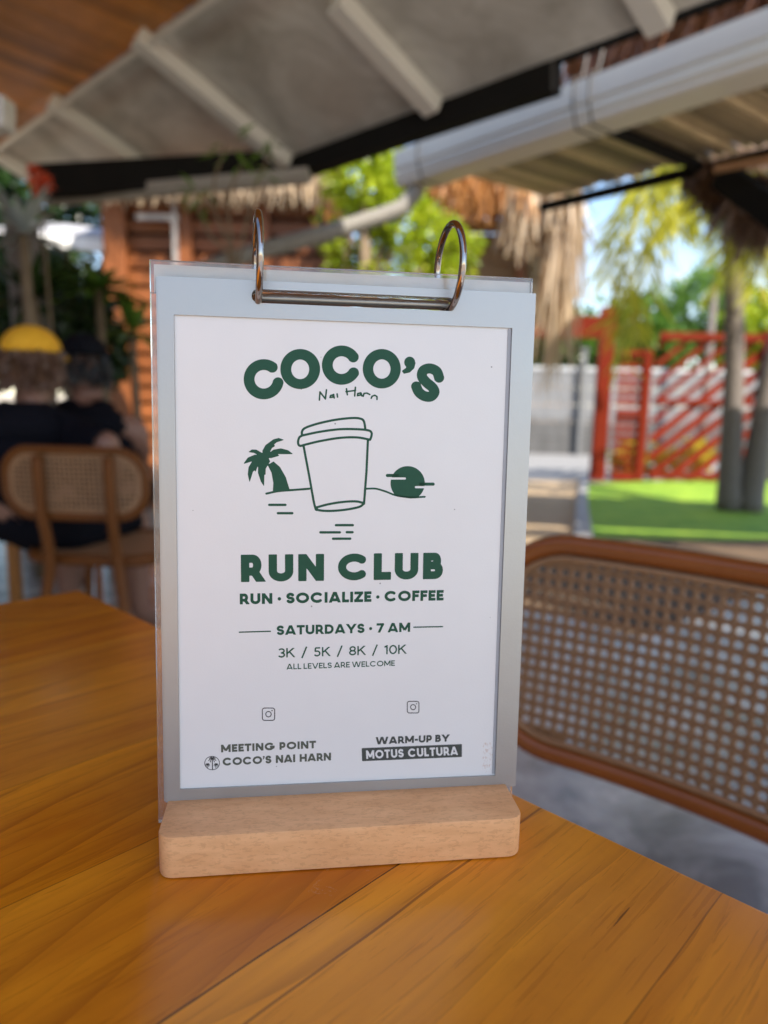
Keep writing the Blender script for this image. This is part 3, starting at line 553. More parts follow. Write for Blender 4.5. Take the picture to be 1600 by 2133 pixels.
# ------------------------------------------------------------------ printed shapes: distance fields cut into flat meshes
class Ink:
    """union of flat-ended strokes, discs and filled outlines, minus cuts; shapes are in the print's own 2-D units"""
    def __init__(s): s.items = []; s.bb = [1e9, 1e9, -1e9, -1e9]
    def _g(s, pts, h):
        for x, y in pts: s.bb = [min(s.bb[0], x-h), min(s.bb[1], y-h), max(s.bb[2], x+h), max(s.bb[3], y+h)]
    def stroke(s, pts, w, round_=False, r=0, band=None, sub=False, taper=None):
        if not sub: s._g(pts, w/2)
        s.items.append(('S', np.array(pts, float), w/2, round_, r, band, sub)); return s
    def poly(s, pts, sub=False, r=0):
        if not sub: s._g(pts, r)
        s.items.append(('P', np.array(pts, float), r, sub)); return s
    def disc(s, x, y, rx, ry=None, sub=False):
        ry = ry or rx
        if not sub: s._g([(x-rx, y-ry), (x+rx, y+ry)], 0)
        s.items.append(('D', x, y, rx, ry, sub)); return s
    @staticmethod
    def _seg(X, Y, a, b, h, rnd, r):
        d = b-a; L = np.hypot(*d) or 1e-9; d = d/L
        u = (X-a[0])*d[0]+(Y-a[1])*d[1]; v = np.abs(-(X-a[0])*d[1]+(Y-a[1])*d[0])
        if rnd: return np.hypot(u-np.clip(u, 0, L), v)-h
        qu = np.abs(u-L/2)-(L/2-r); qv = v-(h-r)
        return np.hypot(np.maximum(qu, 0), np.maximum(qv, 0))+np.minimum(np.maximum(qu, qv), 0)-r
    def field(s, X, Y):
        D = np.full(X.shape, 1e9)
        for it in s.items:
            if it[0] == 'S':
                _, p, h, rnd, r, band, sub = it; d = np.full(X.shape, 1e9); n = len(p)
                for i in range(n-1): d = np.minimum(d, s._seg(X, Y, p[i], p[i+1], h, rnd, r if n == 2 else 0))
                if not rnd:
                    for i in range(1, n-1): d = np.minimum(d, np.hypot(X-p[i][0], Y-p[i][1])-h)
                if band: 
                    for nx, ny, c in band: d = np.maximum(d, nx*X+ny*Y-c)
            elif it[0] == 'P':
                _, p, r, sub = it; d = np.full(X.shape, 1e9); ins = np.zeros(X.shape, bool); n = len(p)
                for i in range(n):
                    a, b = p[i], p[(i+1) % n]; d = np.minimum(d, s._seg(X, Y, a, b, 0, True, 0))
                    if a[1] != b[1]: ins ^= ((a[1] > Y) != (b[1] > Y)) & (X < (b[0]-a[0])*(Y-a[1])/(b[1]-a[1])+a[0])
                d = np.where(ins, -d, d)-r
            else:
                _, x, y, rx, ry, sub = it; d = (np.hypot((X-x)/rx, (Y-y)/ry)-1)*min(rx, ry)
            D = np.maximum(D, -d) if sub else np.minimum(D, d)
        return D
    def mesh(s, mb, cell, fn):
        x0, y0, x1, y1 = s.bb; x0 -= cell*1.3; y0 -= cell*1.3
        nx = int((x1-x0)/cell)+3; ny = int((y1-y0)/cell)+3
        gx = x0+cell*np.arange(nx); gy = y0+cell*np.arange(ny); X, Y = np.meshgrid(gx, gy); D = s.field(X, Y)
        ins = D < 0
        for j in range(ny-1):
            i = 0
            full = ins[j, :-1] & ins[j, 1:] & ins[j+1, :-1] & ins[j+1, 1:]; anyi = ins[j, :-1] | ins[j, 1:] | ins[j+1, :-1] | ins[j+1, 1:]
            while i < nx-1:
                if full[i]:
                    k = i
                    while k < nx-1 and full[k]: k += 1
                    q = [(gx[i], gy[j]), (gx[k], gy[j]), (gx[k], gy[j+1]), (gx[i], gy[j+1])]; mb.add([fn(*c) for c in q], [(0, 1, 2, 3)]); i = k; continue
                if anyi[i]:
                    cs = [(i, j), (i+1, j), (i+1, j+1), (i, j+1)]; out = []
                    for a in range(4):
                        (ia, ja), (ib, jb) = cs[a], cs[(a+1) % 4]; da, db = D[ja, ia], D[jb, ib]
                        if da < 0: out.append((gx[ia], gy[ja]))
                        if (da < 0) != (db < 0):
                            t = da/(da-db); out.append((gx[ia]+(gx[ib]-gx[ia])*t, gy[ja]+(gy[jb]-gy[ja])*t))
                    if len(out) >= 3: mb.add([fn(*c) for c in out], [tuple(range(len(out)))])
                i += 1

def glyph(c, t):
    """strokes (centre lines, cap height 1, y up) and advance of a geometric sans capital of weight t"""
    h = t/2; T = 1-h; S = []
    def L(*p): S.append(list(p))
    if c in 'OCGQ0':
        rx = (.5 if c != '0' else .36)-h; cx = rx+h
        if c in 'O0': L(*arc(cx, .5, rx, .5-h, 0, 360, 40)); return S, 2*cx
        if c == 'C': L(*arc(cx, .5, rx, .5-h, 42, 318, 34)); return S, 2*cx-.04
        L(*arc(cx, .5, rx, .5-h, 42, 345, 34)); L((2*cx-h*.98, .2), (2*cx-h*.98, .5-h*.3), ); L((cx+.04, .5-h*.3), (2*cx, .5-h*.3)); return S, 2*cx+.02
    if c in 'EFL':
        wd = .56 if c != 'L' else .54; L((h, 0), (h, 1))
        if c != 'L': L((h, T), (wd, T)); L((h, .5), (wd-.05, .5))
        if c != 'F': L((h, h), (wd, h))
        return S, wd
    if c == 'I': L((h, 0), (h, 1)); return S, t
    if c == 'H': L((h, 0), (h, 1)); L((.78-h, 0), (.78-h, 1)); L((h, .5), (.78-h, .5)); return S, .78
    if c == 'T': L((0, T), (.66, T)); L((.33, 0), (.33, 1)); return S, .66
    if c == 'N': L((h, 0), (h, 1)); L((.8-h, 0), (.8-h, 1)); L((h*.8, 1.0), (.8-h*.8, 0)); return S, .8
    if c == 'M': L((h, 0), (h, 1)); L((.98-h, 0), (.98-h, 1)); L((h*.7, 1.04), (.49, .2)); L((.98-h*.7, 1.04), (.49, .2)); return S, .98
    if c == 'A': L((h*.95-.06, -.15), (.45, 1-h*.1+.05)); L((.9-h*.95+.06, -.15), (.45, 1-h*.1+.05)); L((.2, .12+h), (.7, .12+h)); return S, .9
    if c == 'V': L((h*.95-.06, 1.15), (.45, -.05)); L((.9-h*.95+.06, 1.15), (.45, -.05)); return S, .9
    if c == 'W': L((h*.95-.045, 1.15), (.37, -.1)); L((.66, 1.1), (.37, -.1)); L((.66, 1.1), (.95, -.1)); L((1.32-h*.95+.045, 1.15), (.95, -.1)); return S, 1.32
    if c == 'Y': L((h-.1, 1.12), (.43, .4)); L((.86-h+.1, 1.12), (.43, .4)); L((.43, 0), (.43, .45)); return S, .86
    if c == 'K': L((h, 0), (h, 1)); L((.72-h*.6+.06, 1.1), (h*1.2, .42)); L((.74-h*.6+.07, -.1), (.3, .58)); return S, .74
    if c == 'X': L((-.05, 1.1), (.8, -.1)); L((.8, 1.1), (-.05, -.1)); return S, .75
    if c == 'Z': L((.02, T), (.66, T)); L((0.0, h), (.66, h)); L((.62-h*.5, T), (.06+h*.5, h)); return S, .66
    if c == 'U': L((.76-h, 1), (.76-h, .38), *arc(.38, .38, .38-h, .38-h, 0, -180, 20)[1:], (h, 1)); return S, .76
    if c == 'D': L((h, 0), (h, 1)); L((h, T), (.36, T), *arc(.36, .5, .78-h-.36, .5-h, 90, -90, 20)[1:], (h, h)); return S, .78
    if c in 'PR':
        m = .36 if c == 'P' else .38; ry = (T-m)/2; L((h, 0), (h, 1)); L((h, T), (.36, T), *arc(.36, m+ry, .64-h-.36, ry, 90, -90, 16)[1:], (h, m))
        if c == 'R': L((.36, m+.08), (.72-h*.9+.06, -.1))
        return S, .64 if c == 'P' else .7
    if c == 'B':
        m = .52; r1 = (T-m)/2; r2 = (m-h)/2; L((h, 0), (h, 1)); L((h, T), (.38, T), *arc(.38, m+r1, .6-h-.38, r1, 90, -90, 14)[1:], (h, m)); L((h, m), (.38, m), *arc(.38, h+r2, .66-h-.38, r2, 90, -90, 14)[1:], (h, h)); return S, .66
    if c in 'S':
        r = (1-2*h)/4; rx = .32-h; L(*(arc(.32, T-r, rx, r, 20, 270, 20)+arc(.32, h+r, rx+.01, r, 90, -162, 20)[1:])); return S, .64
    if c == '1': L((.34-h, 0), (.34-h, 1)); L((.34-h, T), (.04, T-.14)); return S, .36
    if c == '3': r = (1-2*h)/4; L(*(arc(.3, T-r, .3-h, r, 150, -90, 16)+arc(.3, h+r, .32-h, r, 90, -155, 18)[1:])); return S, .62
    if c == '5': L((.14, T), (.56, T)); L((.13+h*.4, T), (.1+h*.4, .52)); L((.1+h*.4, .56), *arc(.29, .33, .31-h, .33-h+.0, 110, -150, 20)); return S, .62
    if c == '7': L((.0, T), (.62, T)); L((.6-h*.6, T+.02), (.2-.03, -.1)); return S, .62
    if c == '8': r = (1-2*h)/4; L(*arc(.32, T-r, .29-h, r, 0, 360, 26)); L(*arc(.32, h+r, .32-h, r, 0, 360, 26)); return S, .64
    if c == '/': L((.02, -.12), (.42, 1.1)); return S, .44
    if c == '-': L((.02, .42), (.36, .42)); return S, .38
    return S, .36
def text(ink_list, s, p0, p1, cap, t, track=.09, space=.34, r=.02, dot=.11, squeeze=None):
    """p0, p1: baseline ends in the print's units (y down)"""
    adv = []; x = 0
    for ch in s:
        if ch == ' ': x += space; adv.append(None); continue
        wd = 2*dot+.04 if ch == '·' else (.22 if ch == "'" else glyph(ch, t)[1])
        adv.append(x); x += wd+track
    x -= track
    d = np.array(p1, float)-np.array(p0, float); Ln = np.hypot(*d); ex = d/Ln; sx = Ln/x; ey = np.array([ex[1], -ex[0]])*cap
    def M(q): return tuple(np.array(p0)+ex*q[0]*sx+ey*q[1])
    k = sx/cap
    for ch, a in zip(s, adv):
        if a is None: continue
        ik = Ink()
        if ch == '·':
            c = M((a+dot+.02, .45)); ik.disc(*c, dot*cap)
        elif ch == "'":
            ik.disc(*M((a+.11, .88)), .115*cap); ik.poly([M((a+.2, .9)), M((a+.17, .72)), M((a+.07, .56)), M((a-.01, .6)), M((a+.07, .7)), M((a+.08, .8))], r=.012*cap)
        else:
            # cap band as half planes
            up = ey/cap; c1 = up @ (np.array(p0)+ey*(1.0)); c0 = -(up @ np.array(p0))
            band = None if ch == '/' else [(up[0], up[1], c1), (-up[0], -up[1], c0)]
            for st in glyph(ch, t)[0]: ik.stroke([M((a+q[0], q[1])) for q in st], t*cap*(1 if k > .9 else .5+.5*k), band=band, r=r*cap)
        ink_list.append((ik, cap/34))
    return ink_list

# ------------------------------------------------------------------ the sign stand
S0 = .148/.150
SO = R @ (np.array([-.0903, -.0848, .3055])*S0) + CAMP
SX = unit(R @ np.array([.9915, .005, .1297])); SY = R @ np.array([-.0188, .9938, .1093]); SY = unit(SY-(SY @ SX)*SX)
SN = np.cross(SX, SY)                                    # points away from the viewer
def S3(u, v, off=0): return SO+SX*u/1000+SY*v/1000+SN*off/1000        # poster millimetres
def px2mm(px, py):
    q = Ppl(px, py, SO, SN)-SO; return np.array([q @ SX, q @ SY])*1000
SM = Matrix([[SX[0], -SY[0], -SN[0], SO[0]], [SX[1], -SY[1], -SN[1], SO[1]], [SX[2], -SY[2], -SN[2], SO[2]], [0, 0, 0, 1]])
def SL(u, v, off=0): return (u/1000, -v/1000, -off/1000)             # poster mm -> local
TZ = .75
stand = thing('sign_stand', [*(S3(76, 225)[:2]), TZ], 'silver framed run club sign on a pale wooden block with two metal rings', 'table sign')
bpy.context.view_layer.update()
def spart(mb, name, m, parent=None, **kw):
    par = parent or stand
    o = mb.build(name, m, None, matrix=Matrix.Identity(4), **kw)
    o.parent = par; o.matrix_parent_inverse = par.matrix_world.inverted() if par is stand else Matrix.Identity(4)
    o.matrix_basis = SM if par is stand else Matrix.Identity(4)
    return o

# wooden base: rounded block lying on the table
SH = unit([SX[0], SX[1], 0]); SHn = np.array([-SH[1], SH[0], 0])      # along the sign, and away from the viewer
t = NT('beech'); vec = t.coord((1, 1, 1)); v2 = t.coord((150, 420, 420)); v3 = t.coord((14, 60, 60))
f1 = t.noise(v3, 3, 6, .6, .4); f2 = t.noise(v2, 2.2, 3, .6)
c = t.ramp(f1, [(.3, (.72, .365, .155)), (.7, (.86, .475, .22))])
c = t.mix(t.math('MULTIPLY', t.math('GREATER_THAN', f2, .565), .26), c, (.46, .20, .075))
t.bump(f2, .25, .0004); BEECH = t.set(Base_Color=c, Roughness=.55)
mb = MB(); hw, y0, y1, rr, hh = .0795, -.0287, .0265, .0065, .0189
cpt = np.array(S3(74.0, 225)); cpt[2] = TZ
outl = []
for cx_, cy_, a0 in ((hw-rr, y1-rr, 0), (-hw+rr, y1-rr, 90), (-hw+rr, y0+rr, 180), (hw-rr, y0+rr, 270)):
    outl += [(cx_+rr*math.cos(rad(a)), cy_+rr*math.sin(rad(a))) for a in range(a0, a0+91, 15)]
mb.prism([(x, y, 0) for x, y in outl], (0, 0, hh))
bo = mb.build('base', BEECH, None, matrix=Matrix.Identity(4), bevel=.0009, smooth=True)
bo.parent = stand; bo.rotation_euler = (0, 0, math.atan2(SH[1], SH[0])); bo.location = [float(q) for q in cpt-np.array(stand.location)+np.array([0, 0, .0004])]

# silver card with a window and a slot
t = NT('silver_card'); v = t.coord(); f = t.noise(v, 900, 3); g = t.noise(v, 30, 4)
sc_ = t.noise(t.coord((1, 1, 1), (3, 1, 0)), 160, 2); 
t.bump(t.math('ADD', t.math('MULTIPLY', f, .6), g), .08, .001)
SILVER = t.set(Base_Color=t.mix(g, (.34, .335, .325), (.43, .42, .41)), Metallic=.72, Roughness=t.math('ADD', t.math('MULTIPLY', g, .2), .32))
L0, R0, T0, B0 = -6.4, 158.4, -15.6, 217.2
SLx0, SLx1, SLy, SLr = 32.4, 121.2, -9.2, 2.9
def slot_half(up):
    a = arc(SLx0+SLr, SLy, SLr, SLr, 180, 270 if up else 90, 8); b = arc(SLx1-SLr, SLy, SLr, SLr, 270 if up else 90, 360 if up else 0, 8)
    return a+b
def card(mb, off, th, l=L0, r=R0, tp=T0, bt=B0, win=True):
    P = [[(l, SLy), (l, tp), (r, tp), (r, SLy)]+slot_half(True)[::-1], [(l, SLy)]+slot_half(False)+[(r, SLy), (r, 0), (l, 0)]]
    if win: P += [[(l, 0), (0, 0), (0, 211.4), (l, 211.4)], [(148, 0), (r, 0), (r, 211.4), (148, 211.4)], [(l, 211.4), (r, 211.4), (r, bt), (l, bt)]]
    else: P += [[(l, 0), (r, 0), (r, bt), (l, bt)]]
    for p in P: mb.prism([SL(u, v_, off) for u, v_ in p], (0, 0, -th/1000))
    return mb
spart(card(MB(), -.9, .9), 'mat_frame', SILVER)
spart(card(MB(), .35, .3, L0-.9, R0-.3, T0+.1, B0+.1, False), 'inner_sheet', SILVER)
# clear panel behind
t = NT('acrylic'); v = t.coord(); f = t.noise(v, 260, 3); t.bump(f, .03, .0006)
ACR = t.set(Base_Color=(.97, .96, .94), Roughness=t.math('MULTIPLY', f, .12), IOR=1.49); t.b.inputs['Transmission Weight'].default_value = .93
mb = MB()
for p in ([(-10, SLy), (-10, -22.6), (157.4, -22.6), (157.4, SLy)]+slot_half(True)[::-1], [(-10, SLy)]+slot_half(False)+[(157.4, SLy), (157.4, 228), (-10, 228)]):
    mb.prism([SL(u, v_, 1.1) for u, v_ in p], (0, 0, -.0042))
spart(mb, 'acrylic_panel', ACR)
BACKM = mat('back_card', (.80, .72, .62), .6, .0, .12, 60, bump=.05)
mb = MB()
for p in ([(-8.8, SLy), (-8.8, -21.4), (157, -21.4), (157, SLy)]+slot_half(True)[::-1], [(-3, SLy)]+slot_half(False)+[(157, SLy), (157, 217), (-3, 217)]):
    mb.prism([SL(u, v_, 5.7) for u, v_ in p], (0, 0, -.0005))
spart(mb, 'back_sheet', BACKM)
# bar behind the slot
BAR = mat('grey_bar', (.32, .29, .26), .35, .7, .1, 40)
mb = MB(); mb.tube([SL(33.5, -9.9, 7.6), SL(120, -10.1, 7.6)], .0021, 14); spart(mb, 'hinge_rod', BAR, smooth='auto')
CHROME = mat('dark_chrome', (.33, .29, .27), .07, 1.0, .1, 50, bump=0)
for u, cv, rr_ in ((34.8, -25.4, 18.6), (119.2, -25.8, 18.4)):
    mb = MB(); tw = .10
    mb.tube([SL(u+math.cos(rad(a))*rr_*tw, cv+math.sin(rad(a))*rr_, 3.2-math.cos(rad(a))*rr_) for a in range(0, 360, 6)], .00155, 12, closed=True)
    spart(mb, 'binder_ring', CHROME, smooth=True)
# poster
t = NT('poster_paper'); v = t.coord(); f = t.noise(v, 40, 5); fine = t.noise(v, 1200, 2)
vo = t.n('ShaderNodeTexVoronoi', Scale=130.0); t.put(vo.inputs['Vector'], v); dk = t.noise(v, 22, 2)
sep = t.n('ShaderNodeSeparateXYZ'); t.put(sep.inputs[0], v)
spk = t.math('MULTIPLY', t.math('LESS_THAN', vo.outputs['Distance'], .05), t.math('GREATER_THAN', dk, .56))
c = t.mix(f, (.69, .688, .675), (.73, .728, .715)); c = t.mix(t.math('MULTIPLY', spk, .6), c, (.05, .045, .04))
rx = t.math('ABSOLUTE', t.math('SUBTRACT', sep.outputs[0], .1445)); ry = t.math('ABSOLUTE', t.math('SUBTRACT', sep.outputs[1], -.2025))
rust = t.math('MULTIPLY', t.math('LESS_THAN', rx, .0028), t.math('LESS_THAN', ry, .0075)); rust = t.math('MULTIPLY', rust, t.math('GREATER_THAN', t.noise(t.coord((2.4, 1, 1)), 520, 6, .7), .55))
c = t.mix(t.math('MULTIPLY', rust, .4), c, (.45, .22, .10))
t.bump(t.math('ADD', t.math('MULTIPLY', fine, .25), t.math('MULTIPLY', t.noise(v, 26, 2), 3.0)), .12, .0012)
PAPER = t.set(Base_Color=c, Roughness=.30); t.b.inputs['Specular IOR Level'].default_value = .35
mb = MB(); mb.prism([SL(-.0, -.0, 0), SL(148, 0, 0), SL(148, 211.4, 0), SL(0, 211.4, 0)], (0, 0, -.0003))
poster = spart(mb, 'poster_sheet', PAPER)
mb = MB(); mb.prism([SL(146.2, .4, -.25), SL(147.9, .4, -.25), SL(147.9, 210.8, -.25), SL(146.6, 210.8, -.25)], (0, 0, -.0002))  # grey strip paints the frame's shadow down the right inner edge
spart(mb, 'edge_shadow_strip', mat('edge_shadow_strip', (.33, .34, .36), .5, 0, .1, 80), poster)
def inkmat(n, c): return mat(n, c, .5, 0, .14, 320, bump=0, spec=.2)
GREEN = inkmat('green_ink', (.016, .075, .043)); OLIVE = inkmat('olive_ink', (.095, .105, .082)); DARK = inkmat('dark_ink', (.062, .07, .064)); BLK = inkmat('black_ink', (.05, .05, .05))
def printed(name, m, inks, fn=None):
    mb = MB()
    for ik, cell in inks: ik.mesh(mb, cell, lambda x, y: SL(*(fn(x, y) if fn else (x, y)), -.06))
    return spart(mb, name, m, poster)
def crop(x0, y0, k):
    return lambda x, y: px2mm(x0+x*k, y0+y*k)
c3 = crop(480, 700, .3); c4 = crop(480, 850, .3); c5 = crop(480, 1130, .3); c6 = crop(400, 1410, .2); c7 = crop(720, 1400, .2375)
I = []
for cx_, cy_, rx_, ry_, a0, a1 in ((232, 300, 102, 102, -48, -353), (772, 202, 99, 99, -28, -334)):
    I.append((Ink().stroke(arc(cx_, cy_, rx_, ry_, a0, a1, 46), 75), 4))
I.append((Ink().disc(485, 229, 138, 139).disc(485, 231, 62, 68, sub=True), 4)); I.append((Ink().disc(1051, 227, 132, 137).disc(1052, 229, 60, 67, sub=True), 4))
I.append((Ink().stroke(spline([(1452, 298), (1432, 246), (1385, 225), (1340, 240), (1331, 282), (1362, 322), (1402, 356), (1417, 390), (1390, 420), (1345, 416), (1308, 388), (1287, 342)]), 70), 4))
I.append((Ink().disc(1245, 183, 38, 40).poly([(1283, 185), (1274, 222), (1245, 250), (1206, 259), (1194, 243), (1222, 222), (1226, 205)], r=3), 3))
printed('heading_lettering', GREEN, I, c3)
ik = Ink()
for p in ([(618, 445), (622, 388), (660, 437), (667, 373)], [(713, 408), (696, 413), (692, 427), (712, 424), (717, 405), (721, 430)], [(741, 402), (744, 424)], [(806, 366), (812, 408)], [(803, 386), (868, 378)], [(868, 356), (863, 416)],
          [(905, 394), (884, 400), (882, 414), (902, 410), (907, 396), (913, 416)], [(922, 418), (928, 398), (948, 396), (968, 406)], [(978, 432), (984, 418), (1002, 411), (1018, 420), (1018, 440)]): ik.stroke(p, 11, True)
printed('handwritten_lettering', GREEN, [(ik, 2.5)], c3)
# drawing: palm tree, takeaway cup, low sun
ik = Ink()
ik.poly([(258, 395), (300, 370), (345, 410), (385, 480), (414, 574), (295, 576), (298, 520), (286, 450)])
for p in ([(222, 300), (245, 258), (300, 218), (335, 209), (370, 221), (322, 236), (302, 252), (308, 264), (288, 276), (278, 296), (262, 330)], [(262, 318), (300, 290), (350, 281), (400, 294), (432, 318), (370, 319), (325, 318), (338, 330), (285, 346), (260, 345)],
          [(240, 325), (180, 290), (150, 289), (128, 305), (165, 310), (200, 330)], [(230, 328), (170, 325), (122, 345), (93, 386), (140, 372), (190, 355), (235, 345)], [(215, 335), (160, 358), (128, 410), (122, 460), (134, 511), (156, 440), (170, 430), (175, 440), (185, 412), (202, 385), (240, 345)],
          [(215, 350), (194, 400), (193, 450), (213, 510), (233, 540), (235, 460), (243, 462), (244, 420), (275, 370), (260, 340)]): ik.poly(p, r=1.5)
ik.disc(245, 328, 34, 26)
ik.stroke(spline([(250, 594), (330, 577), (420, 570), (500, 564), (548, 560)]), 15, True)
W_ = 16
for p in (spline([(497, 188), (498, 162), (520, 138), (600, 110), (720, 83), (830, 70), (895, 72), (926, 90), (938, 150)]), spline([(500, 190), (620, 165), (760, 147), (880, 147), (958, 155), (980, 172), (978, 200), (970, 220)]),
          spline([(500, 190), (478, 205), (470, 240), (482, 262), (520, 254), (620, 230), (760, 207), (880, 204), (970, 220)]), spline([(508, 262), (548, 475), (586, 680), (612, 708), (700, 714), (810, 704), (895, 686), (926, 664)]),
          [(955, 222), (945, 440), (928, 664)], spline([(590, 692), (680, 668), (780, 652), (870, 648), (928, 660)])): ik.stroke(p, W_, True)
ik.stroke(spline([(944, 560), (1010, 560), (1080, 580), (1150, 606), (1250, 620), (1350, 616)]), 13, True)
for a, b in (((270, 672), (382, 672)), ((330, 730), (430, 730)), ((733, 813), (850, 813)), ((625, 863), (760, 863)), ((808, 862), (848, 862)), ((713, 907), (832, 907))): ik.stroke([a, b], 17, True)
s_ = Ink().disc(1231, 522, 119).stroke([(1090, 489), (1212, 489)], 15, True, sub=True).stroke([(1288, 549), (1400, 549)], 15, True, sub=True)
s_.poly([(1000, 575), (1080, 588), (1150, 614), (1250, 628), (1400, 622), (1400, 800), (1000, 800)], sub=True).poly([(1322, 612), (1360, 540), (1420, 560), (1420, 640)], sub=True)
s2 = Ink().stroke([(1090, 468), (1160, 468)], 22, True).stroke([(1320, 528), (1408, 528)], 22, True)
printed('palm_cup_drawing', GREEN, [(ik, 4), (s_, 4), (s2, 4)], c4)
def T(name, m, rows):
    I = []
    for s, fn, a, b, cap, tt, kw in rows:
        p0, p1 = fn(*a), fn(*b); k = np.hypot(*(fn(a[0], a[1]-cap)-p0)); text(I, s, p0, p1, k, tt, **kw)
    return printed(name, m, I)
T('title_lettering', GREEN, [('RUN CLUB', c5, (66, 275), (1482, 253), 190, .30, dict(track=.075, space=.26))])
T('tagline_lettering', GREEN, [('RUN · SOCIALIZE · COFFEE', c5, (63, 430), (1480, 402), 75, .27, dict(track=.05, space=.24, dot=.16))])
T('schedule_lettering', GREEN, [('SATURDAYS · 7 AM', c5, (320, 643), (1250, 620), 66, .25, dict(track=.05, space=.26, dot=.16))])
for q_ in ([(58, 623), (282, 616)], [(1270, 588), (1477, 584)]): printed('schedule_rule', GREEN, [(Ink().stroke(q_, 9), 4)], c5)
T('distance_lettering', GREEN, [('3K / 5K / 8K / 10K', c5, (330, 800), (1222, 772), 65, .155, dict(track=.07, space=.5))])
T('welcome_lettering', GREEN, [('ALL LEVELS ARE WELCOME', c5, (390, 882), (1142, 856), 39, .18, dict(track=.08, space=.24))])
T('meeting_point_lettering', OLIVE, [('MEETING POINT', c6, (300, 786), (1292, 742), 80, .27, dict(track=.06, space=.36)), ("COCO'S NAI HARN", c6, (318, 925), (1450, 868), 82, .26, dict(track=.04, space=.38))])
ik = Ink(); ik.stroke(arc(210, 897, 77, 70, 0, 360, 40), 7, True)
for bx, by, tx, ty, k in ((214, 962, 212, 852, 1.0), (165, 945, 163, 912, .62), (248, 945, 252, 912, .62)):
    ik.stroke([(bx, by), (tx, ty)], 8*k+2, True)
    for dx, dy in ((-38, 20), (-30, -4), (-14, -16), (14, -16), (30, -4), (38, 20), (22, 34), (-22, 34)): ik.stroke(spline([(tx, ty), (tx+dx*k*.6, ty+dy*k*.6-9*k), (tx+dx*k, ty+dy*k)], 4), 6*k+2, True)
printed('palm_emblem', BLK, [(ik, 3)], c6)
for fn, cx_, cy_, h_, k in ((c6, 797, 388, 64, .9), (c7, 592, 307, 51, .8)):
    ik = Ink(); q = h_*.36; o_ = []
    for sx_, sy_, a0 in ((1, 1, 0), (-1, 1, 90), (-1, -1, 180), (1, -1, 270)): o_ += arc(cx_+sx_*(h_-q), cy_+sy_*(h_-q), q, q, a0, a0+90, 8)
    ik.stroke(o_+[o_[0]], h_*.15, True).stroke(arc(cx_, cy_, h_*.44, h_*.44, 0, 360, 30), h_*.15, True).disc(cx_+h_*.58, cy_-h_*.58, h_*.11)
    printed('camera_glyph', BLK, [(ik, 2.5)], fn)
T('warm_up_lettering', DARK, [('WARM-UP BY', c7, (262, 634), (912, 608), 64, .27, dict(track=.03, space=.26))])
ik = Ink().poly([(147, 672), (1014, 637), (1014, 738), (150, 775)], r=6); LT = []
p0, p1 = (182, 761), (985, 726)
text(LT, 'MOTUS CULTURA', p0, p1, 74, .22, track=.13, space=.42)
for l, _ in LT:
    for it in l.items: ik.items.append(('S', it[1], it[2], it[3], it[4], it[5], True))
printed('sponsor_banner', DARK, [(ik, 2.4)], c7)

# ------------------------------------------------------------------ the front table
tc0 = Pz(165, 1228, TZ); te = Pz(1600, 1900, TZ); TE = unit(te-tc0); tl = Pz(0, 1252, TZ); TW = np.array([TE[1], -TE[0], 0])     # along the far edge, and towards the viewer
t = NT('table_wood'); v0 = t.coord(); sp = t.n('ShaderNodeSeparateXYZ'); t.put(sp.inputs[0], v0); X_ = sp.outputs[0]; Y_ = sp.outputs[1]
seams = [(.085, .3), (.172, .45), (.262, .3), (.352, .5), (.443, .55), (.5342, .95), (.6420, .5), (.735, .4)]
wob = t.math('MULTIPLY', t.math('SUBTRACT', t.noise(t.coord((3, 9, 1)), 1.0, 3), .5), .0016); brk = t.noise(t.coord((20, 30, 1)), 1.0, 4, .7)
idx = None; sm = None
for s_, k_ in seams:
    g = t.math('GREATER_THAN', X_, s_); idx = g if idx is None else t.math('ADD', idx, g)
    d = t.math('ABSOLUTE', t.math('ADD', t.math('SUBTRACT', X_, s_), wob)); d = t.math('MULTIPLY', t.math('LESS_THAN', d, t.math('MULTIPLY', brk, .00075*k_+.0002)), k_); sm = d if sm is None else t.math('MAXIMUM', sm, d)
cmb = t.n('ShaderNodeCombineXYZ'); t.put(cmb.inputs[0], X_); t.put(cmb.inputs[1], t.math('ADD', Y_, t.math('MULTIPLY', idx, 3.7))); t.put(cmb.inputs[2], t.math('MULTIPLY', idx, 1.9))
def tv(sx, sy):
    m_ = t.n('ShaderNodeMapping'); t.put(m_.inputs['Vector'], cmb.outputs[0]); m_.inputs['Scale'].default_value = (sx, sy, 1); return m_.outputs[0]
warp = t.noise(tv(2.0, 1.5), 1.0, 2)
ring = t.math('ADD', t.math('MULTIPLY', X_, 26.0), t.math('MULTIPLY', warp, 9.0)); ring = t.math('ADD', ring, t.math('MULTIPLY', idx, 2.3))
saw = t.math('FRACT', ring); broad = t.noise(tv(14, 2.2), 1.0, 5, .6, .3); fine = t.noise(tv(420, 16), 1.0, 4, .65); fib = t.noise(tv(110, 5), 1.0, 4, .6)
wn = t.n('ShaderNodeTexWhiteNoise', noise_dimensions='1D'); t.put(wn.inputs['W'], idx)
c = t.mix(t.math('MULTIPLY', t.math('SUBTRACT', broad, .28), 2.2, True), (.48, .115, .003), (.95, .36, .012))
saw2 = t.math('FRACT', t.math('ADD', t.math('MULTIPLY', X_, 61.0), t.math('ADD', t.math('MULTIPLY', warp, 17.0), t.math('MULTIPLY', idx, 1.37))))
c = t.mix(t.math('MULTIPLY', t.math('MULTIPLY', t.math('POWER', saw, 7.0), t.math('ADD', fib, .1)), .85), c, (.26, .055, .003))
c = t.mix(t.math('MULTIPLY', t.math('POWER', saw2, 4.0), .22), c, (.26, .06, .003))
